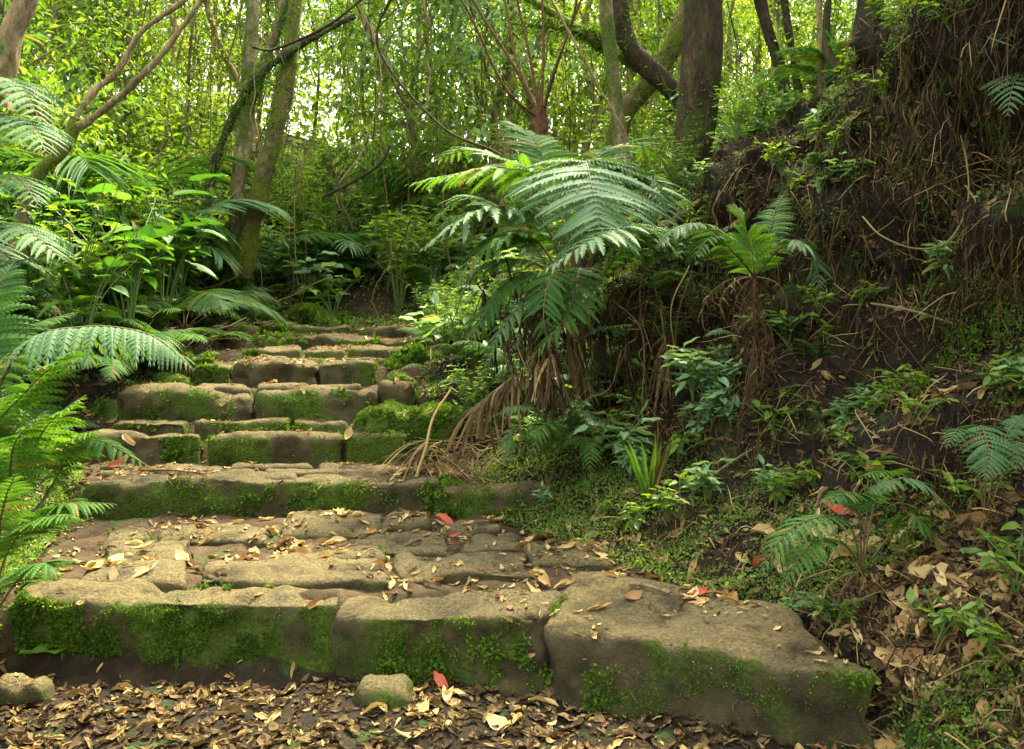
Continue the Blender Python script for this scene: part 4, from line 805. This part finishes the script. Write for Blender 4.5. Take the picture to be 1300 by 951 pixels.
# ------------------------------------------------------------------ trees
def foliage(mb, cen, rad, n, L, W=.45, flat=.35, tm=None, hang=.3):
    pt = rdir(n)*(RNG.random(n)[:, None]**.45)*rad+cen
    keep = (vn(pt, 1.3, 12)+.7*vn(pt, 3.4, 13)) > -.15; pt = pt[keep]; n = len(pt)
    L_ = L*RNG.uniform(.6, 1.2, n); rn = np.clip(.5+.28*vn(pt, 1.1, 88)+RNG.normal(0, .17, n), 0, 1)
    place_many(mb, tm or T_diamond(), pt, rdir(n, .5)-[0, 0, hang], np.array([0, -.2, 1.])+rdir(n)*.7, L_, L_*W, rn)
def px_tree(name, label, pts, r0, r1, bark, branches=(), crown=None, leafmat='leaf_bg', cat='tree', group=None, lump=.25, epi=0, sides=12, fuzz=0, fz=(0, 1)):
    pts = [P(*q) for q in pts]; b = pts[0].copy(); root = link(name, None, loc=b); root.empty_display_size = .2; tag(root, label, cat, group)
    c = spline([q-b for q in pts], 110); mb = MB(); rr = np.linspace(r0, r1, 110); rr[:12] *= np.linspace(1.6, 1, 12); tube(mb, c, rr, 26, .5, lump=lump, seed=random.randint(0, 99)); link('trunk', mb.mesh('trunk', bark, True), root)
    def grow(cc, r_, n):
        if not n: return
        i = (RNG.uniform(fz[0], fz[1], n)*(len(cc)-1)).astype(int); a = rdir(n, .1); mb = MB(); pt = cc[i]+a*(r_[i]*1.02)[:, None]; pt[:, 2] += RNG.uniform(-.08, .08, n)
        kp = vn(pt+b, 2.2, 55)+.6*vn(pt+b, 9, 56) > -.1; pt, a = pt[kp], a[kp]; n = len(pt)
        place_many(mb, T_diamond(), pt, a*.7+rdir(n)*.8-[0, 0, .3], rdir(n)+[0, 0, .5], RNG.uniform(.015, .06, n), RNG.uniform(.008, .02, n), RNG.random(n)); kind(link('moss', mb.mesh('moss', 'moss'), root), 'stuff')
    grow(c, rr, fuzz)
    for br in branches:
        q, a, b_ = br[0], br[1], br[2]; bk = br[3] if len(br) > 3 else bark; cc = spline([P(*k)-b for k in q], 70); mb = MB(); tube(mb, cc, np.linspace(a, b_, 70), 16, .5, lump=.35, seed=random.randint(0, 99)); link('branch', mb.mesh('branch', bk, True), root)
        grow(cc, np.linspace(a, b_, 70), int(fuzz*.7))
        if epi:
            mb = MB(); n = epi*30; i = RNG.integers(0, 70, n); place_many(mb, T_blade(), cc[i]+rdir(n)*a*.8, rdir(n)+[0, 0, -.3], rdir(n), RNG.uniform(.05, .16, n), RNG.uniform(.006, .014, n), RNG.random(n)*.6, droop=.3); kind(link('epiphyte', mb.mesh('epiphyte', 'fern'), root), 'stuff')
    if crown:
        mb = MB()
        for (cen, rad, n, L) in crown: foliage(mb, np.array(cen)-b, np.array(rad), n, L)
        link('crown', mb.mesh('crown', leafmat), root)
    return root
px_tree('tree', 'thick dark trunked tree standing on the crest of the right bank', [(868, 300, 6.5), (875, 230, 6.5), (888, 120, 6.5), (893, 20, 6.5), (890, -200, 6.6), (880, -500, 6.8)], .155, .11, 'bark_dark', lump=.2, sides=18, fuzz=1500, fz=(0, .45),
        branches=[([(890, -150, 6.5), (1000, -260, 5.5), (1100, -400, 4.6)], .07, .03), ([(890, -250, 6.5), (960, -330, 7), (1080, -420, 7.5)], .07, .03), ([(890, -300, 6.6), (980, -500, 4.5), (1100, -900, 3.4)], .08, .03)],
        crown=[((3.6, 5.2, 5.4), (2.0, 2.2, .9), 9000, .16), ((4.2, 7.6, 5.6), (2.0, 2.0, 1.0), 2600, .16), ((3.4, 2.9, 4.9), (1.9, 1.8, .8), 6500, .16), ((3.2, 1.0, 4.9), (1.8, 1.6, .8), 3500, .16)], leafmat='leaf')
px_tree('tree', 'slender lichen spotted tree with a straight trunk left of the dark one', [(792, 215, 7.4), (785, 150, 7.4), (775, 60, 7.4), (768, -20, 7.4), (765, -250, 7.5)], .062, .05, 'bark', lump=.12)
px_tree('tree', 'crooked mossy tree whose dark limbs cross behind the slender trunk', [(775, 230, 8.4), (790, 150, 8.3), (835, 90, 8.2), (870, 20, 8.2), (900, -100, 8.2)], .10, .08, 'bark_moss', epi=6, fuzz=1800,
        branches=[([(895, 160, 7.6), (850, 110, 7.6), (800, 60, 7.6), (785, 0, 7.7), (770, -60, 7.7)], .085, .07, 'bark_dark'), ([(880, 140, 7.7), (820, 90, 7.8), (760, 55, 7.8), (700, 15, 7.9), (620, -30, 8)], .06, .03, 'bark_moss'), ([(770, 60, 7.8), (740, 40, 7.8), (650, 30, 7.9)], .03, .012, 'bark_moss')])
px_tree('tree', 'twin trunked tree left of the steps, one stem pale and one wrapped in moss', [(300, 350, 9.6), (300, 300, 9.6), (302, 240, 9.6), (312, 160, 9.6), (318, 60, 9.6), (322, -60, 9.6), (320, -300, 9.6)], .095, .07, 'bark', lump=.3, epi=9, fuzz=3500,
        branches=[([(305, 350, 9.5), (325, 260, 9.4), (345, 190, 9.3), (362, 110, 9.3), (375, 20, 9.3), (380, -120, 9.3)], .115, .08, 'bark_moss'), ([(262, 260, 9.0), (275, 200, 9.0), (300, 140, 9.0), (330, 95, 9.1), (385, 55, 9.2), (450, 20, 9.4)], .05, .03, 'bark_dark'), ([(318, 130, 9.5), (355, 30, 9.4), (380, -40, 9.4)], .05, .04, 'bark')])
px_tree('tree', 'leaning trunk in the top left corner', [(-12, 130, 4.6), (5, 85, 4.6), (15, 40, 4.6), (38, -10, 4.6), (60, -120, 4.6)], .065, .055, 'bark_tan')
px_tree('tree', 'young tree bent over the left thicket with two long diagonal branches', [(20, 330, 6.2), (40, 235, 6.2), (80, 190, 6.2), (98, 150, 6.2)], .055, .04, 'bark_moss',
        branches=[([(98, 160, 6.1), (115, 152, 6.1), (160, 115, 6.0), (205, 70, 6.0), (255, 0, 6.0), (300, -70, 6)], .028, .018, 'bark_tan'), ([(95, 150, 6.2), (120, 115, 6.3), (150, 90, 6.3), (180, 40, 6.3), (235, 0, 6.3), (270, -30, 6.3)], .026, .015, 'bark_tan')])
px_tree('tree', 'dark stem leaning against the upper right of the thick trunk', [(1000, 150, 6.6), (990, 90, 6.6), (975, 40, 6.6), (962, -20, 6.6), (950, -150, 6.6)], .055, .04, 'bark_dark')
px_tree('tree', 'thin dark stem right of the leaning dark stem', [(1016, 130, 6.6), (1008, 80, 6.6), (996, 0, 6.6), (990, -100, 6.6)], .03, .025, 'bark_dark')
px_tree('tree', 'crooked dark tree hanging from the top of the right bank', [(1040, 210, 5.0), (1065, 165, 5.0), (1085, 120, 4.9), (1098, 50, 4.9), (1108, -30, 4.9), (1120, -200, 4.9)], .07, .075, 'bark_dark', epi=1,
        branches=[([(1085, 120, 4.9), (1050, 60, 5), (1055, -20, 5)], .035, .02)], crown=[((2.2, 4.9, 3.9), (1.1, 1.0, .6), 1800, .11)], leafmat='leaf')
px_tree('tree', 'slim green barked sapling on the crest beside the crooked dark tree', [(1043, 170, 5.6), (1042, 90, 5.6), (1040, 0, 5.6), (1038, -150, 5.6)], .02, .016, 'bark_tan')
# tree fern with bare red-brown stalks
b = P(690, 260, 7.6); root = link('tree_fern', None, loc=b); tag(root, 'tree fern with a red brown trunk and bare stalks fanning upward', 'tree fern')
mb = MB(); tube(mb, spline([np.zeros(3), P(688, 200, 7.6)-b, P(685, 135, 7.6)-b], 20), np.linspace(.065, .05, 20), 12, .5, lump=.4); link('trunk', mb.mesh('trunk', 'fibre', True), root)
for q in ([(683, 145, 7.6), (650, 80, 7.5), (600, 0, 7.4), (560, -80, 7.2)], [(684, 145, 7.6), (655, 75, 7.7), (640, 0, 7.9), (600, -90, 8.1)], [(685, 140, 7.6), (672, 70, 7.6), (657, 0, 7.6), (640, -100, 7.5)], [(687, 140, 7.6), (690, 60, 7.7), (688, -20, 7.8), (690, -100, 8)],
          [(689, 142, 7.6), (708, 80, 7.5), (738, 0, 7.4), (780, -80, 7.2)], [(690, 145, 7.6), (700, 100, 7.4), (728, 20, 7.2), (740, -60, 7)], [(682, 150, 7.6), (640, 110, 7.3), (592, 10, 7.1), (540, -60, 7)]):
    mb = MB(); c = spline([P(*k)-b for k in q], 24); tube(mb, c, np.linspace(.015, .008, 24), 6, .5); frond(mb, spline([c[-1], c[-1]+(c[-1]-c[-6])*1.0+[0, 0, .1], c[-1]+(c[-1]-c[-6])*2.4+[0, 0, -.3]], 40), tmpl=PF, pairs=16, plen=.4, t0=.05)
    me = mb.mesh('frond', ['fern', 'fibre']); mi = np.ones(len(me.polygons), int); 
    nf = len(mb.F[0])+len(mb.F[1]); mi[nf:] = np.concatenate(mb.MI)[nf:]; me.polygons.foreach_set('material_index', mi); link('frond', me, root)

# background trees: slender, leafy from low down, hung with leaves
def sapling(h, r, nb, nl, L, low=.12, spread=1.1):
    ms, ml = MB(), MB(); lean = np.array([U(-.1, .1), U(-.1, .1)])*h
    c = spline([[0, 0, -.3], [U(-.4, .4), U(-.3, .3), h*.3], [lean[0]*.5+U(-.55, .55), lean[1]*.5, h*.65], [lean[0], lean[1], h]], 30); tube(ms, c, np.linspace(r, r*.4, 30), 8, .5, lump=.2)
    for k in range(nb):
        t = U(low, .98); p = c[int(t*29)]; a = U(0, 6.28); ln = spread*U(.5, 1.2)*(1.1-.5*t); e = p+np.array([math.cos(a)*ln, math.sin(a)*ln, U(-.1, .7)*ln])
        cc = spline([p, (p+e)/2+[0, 0, .15*ln], e], 10); tube(ms, cc, np.linspace(r*.25, .004, 10), 4, .5)
        n = nl//nb; ctr = cc[RNG.integers(3, 10, n)]; pt = ctr+rdir(n)*RNG.random(n)[:, None]*.34*spread; L_ = L*RNG.uniform(.55, 1.25, n)
        place_many(ml, T_fold() if L > .07 else T_diamond(), pt, rdir(n, .5)-[0, 0, .45], np.array([0, 0, 1.])+rdir(n)*.6, L_, L_*.42, np.clip(U(.25, .75)+RNG.normal(0, .16, n), 0, 1))
    return ms, ml
SAP = []
for k in range(7):
    ms, ml = sapling(U(4.6, 7), U(.025, .055), 38, [5200, 2600, 3800, 1900, 4800, 3000, 2400][k], [.07, .13, .09, .17, .08, .11, .14][k], low=.16, spread=U(.8, 1.5)); SAP.append((ms.mesh('trunk', ['bark_tan', 'bark', 'bark_moss'][k % 3], True), ml.mesh('crown', ['leaf_bg', 'leaf_mid', 'leaf_bg', 'leaf', 'leaf_bg', 'leaf_mid', 'leaf_pale'][k])))
def put_sap(x, y, s_, lb, grp):
    p = hpos(x, y); root = link('sapling_tree', None, loc=p, rot=(U(-.06, .06), U(-.06, .06), U(0, 6.28)), scl=s_); root.empty_display_size = .2; tag(root, lb, 'tree', grp); a, b_ = random.choice(SAP); link('trunk', a, root); link('crown', b_, root)
for x, y in scat(30, (-9, 6), (11.2, 16), lambda x, y: True, .75):
    put_sap(x, y, U(.7, 1.1), f'slender leafy tree standing {side_word(x, y)} behind the top landing', 'slender trees behind the landing')
for x, y in scat(46, (-17, 13), (16, 24), lambda x, y: True, 1.2):
    put_sap(x, y, U(.9, 1.4), f'slender tree deep in the forest at {side_word(x, y)}', 'slender trees deep in the forest')
for x, y in scat(12, (-9, -4.2), (7, 11), lambda x, y: x < left(y)-1.6, .9):
    put_sap(x, y, U(.7, 1.0), f'leafy young tree in the {side_word(x, y)} thicket', 'young trees in the left thicket')
for x, y in scat(10, (1.5, 7), (7.5, 11), lambda x, y: x > np.interp(y, CY, CXX)+.5, .9):
    put_sap(x, y, U(.6, .9), 'leafy young tree rooted on the hill above the right bank', 'young trees above the right bank')
# bare thin trunks
TRK = []
for k in range(6):
    mb = MB(); h = 8; tube(mb, spline([[0, 0, -.4], [U(-.4, .4), 0, 1.6], [U(-.6, .6), U(-.3, .3), 3.2], [U(-.8, .8), 0, 5.5], [U(-1.2, 1.2), 0, h]], 30), np.linspace(1, .6, 30)*U(.03, .07), 8, .5, lump=.3, seed=k); TRK.append(mb.mesh('bare_tree', ['bark_tan', 'bark', 'bark_moss'][k % 3], True))
for x, y in scat(30, (-9, 8), (10.8, 19), lambda x, y: True, .45):
    o = link('bare_tree', random.choice(TRK), loc=hpos(x, y), rot=(U(-.25, .25), U(-.3, .3), U(0, 6.28))); tag(o, f'thin bare trunk among the leafy trees {side_word(x, y)} beyond the steps', 'tree', 'thin bare trunks beyond the steps')
# hanging vines
for k in range(34):
    y = U(8.5, 14); px = U(150, 1010); x = (px-CX)/F*y; z1 = U(5, 7); z0 = U(1.6, 3.4); mb = MB(); n = 16; t = np.linspace(0, 1, n); c = np.stack([np.cumsum(RNG.normal(0, .045, n)), np.cumsum(RNG.normal(0, .03, n)), (z0-z1)*t], -1)
    tube(mb, spline(c, 40), U(.005, .013), 5, U(0, 1)); o = link('hanging_vine', mb.mesh('hanging_vine', random.choice(['bark_tan', 'bark', 'bark_moss'])), loc=(x, y, z1)); tag(o, f'thin vine hanging between the trees at {side_word(x, y)}', 'vine', 'vines hanging between the trees')
def vine(pts, r, mat, lb, n=40):
    pts = [P(*q) for q in pts]; b = pts[0]; mb = MB(); tube(mb, spline([q-b for q in pts], n), r, 6, .8, lump=.2); tag(link('vine', mb.mesh('vine', mat, True), loc=b), lb, 'vine')
vine([(1218, 165, 3.9), (1228, 210, 3.75), (1228, 260, 3.7), (1205, 305, 3.65), (1165, 316, 3.65), (1120, 300, 3.7), (1095, 275, 3.85)], .0035, 'vine', 'yellow green vine looping below the roots on the dark bank')
vine([(1225, 235, 3.8), (1250, 260, 3.7), (1310, 262, 3.7)], .005, 'bark_tan', 'thin vine running to the right edge across the dark bank')
vine([(1060, 200, 4.8), (1055, 250, 4.5), (1075, 290, 4.4), (1100, 330, 4.3)], .007, 'gstalk', 'mossy vine hanging from the crooked dark tree')
vine([(1105, 385, 3.9), (1160, 395, 3.8), (1225, 415, 3.75), (1250, 412, 3.75)], .006, 'bark_tan', 'pale root crossing the mouth of the dark hollow')
vine([(505, -20, 7.5), (480, 60, 7.6), (560, 160, 7.5), (640, 200, 7.4), (700, 270, 7.3)], .012, 'bark_dark', 'dark liana sagging across the middle of the forest')
vine([(320, 60, 8.5), (350, 62, 8.5), (420, 30, 8.4), (480, -20, 8.4)], .014, 'bark_dark', 'dark twiggy branch arching from the twin tree')
vine([(410, 250, 8.8), (440, 235, 8.7), (480, 210, 8.6), (495, 185, 8.6)], .016, 'bark_dark', 'short dark twig above the palm seedling')
vine([(910, 300, 5.2), (950, 270, 5.1), (968, 225, 5.1)], .016, 'bark_tan', 'broken tan branch on the bank above the upright fern')
vine([(830, 300, 5.4), (900, 250, 5.6), (960, 235, 5.6)], .025, 'bark_moss', 'mossy fallen branch at the foot of the dark trunk')
vine([(700, 0, 7), (760, 110, 7), (800, 190, 7.1), (790, 260, 7.1)], .01, 'bark_tan', 'thin vine falling past the slender trunk')
mb = MB()
for k in range(480):
    y = U(8.8, 18); x = y*U(-.62, .45); z0 = hpos(x, y)[2]; zt = z0+U(.5, 3.5); t = np.linspace(0, 1, 7); a, b_ = U(-.35, .35), U(-.3, .3)
    c = np.stack([x+a*t+U(-.25, .25)*np.sin(t*U(2, 6))+RNG.normal(0, .03, 7).cumsum(), y+b_*t, z0+(zt-z0)*t+(U(.5, 3) if k % 2 else 0)], -1); tube(mb, c, U(.003, .008), 4, RNG.random())
for k in range(420):
    y = U(5.5, 10); x = left(y)-U(.3, 4.5); p = hpos(x, y); d = rdir(1, .5)[0]; d[2] = abs(d[2]); ln = U(.3, 1.3); t = np.linspace(0, 1, 6)[:, None]
    tube(mb, p+d*ln*t+RNG.normal(0, .02, (6, 3)).cumsum(0), U(.002, .005), 4, RNG.random())
kind(link('twigs_and_climbers', mb.mesh('twigs_and_climbers', 'straw')), 'stuff')
# far forest as one mass
mb = MB(); n = 120000; y = RNG.uniform(22, 38, n); x = y*RNG.uniform(-.85, .85, n); z = 2+RNG.random(n)**1.1*(y*.42+1); pt = np.stack([x, y, z], -1)
keep = (vn(pt, .35, 3)+.6*vn(pt, .9, 4)) > -.6-np.interp(z/y, [.17, .36], [1.2, 0]); pt = pt[keep]; n = len(pt); L_ = RNG.uniform(.16, .36, n)
place_many(mb, T_diamond(), pt, rdir(n, .5)-[0, 0, .4], np.array([0, 0, 1.])+rdir(n)*.7, L_, L_*.5, np.clip(.55+.3*vn(pt, .5, 9)+RNG.normal(0, .15, n), 0, 1))
kind(link('far_forest', mb.mesh('far_forest', 'leaf_bg')), 'stuff')
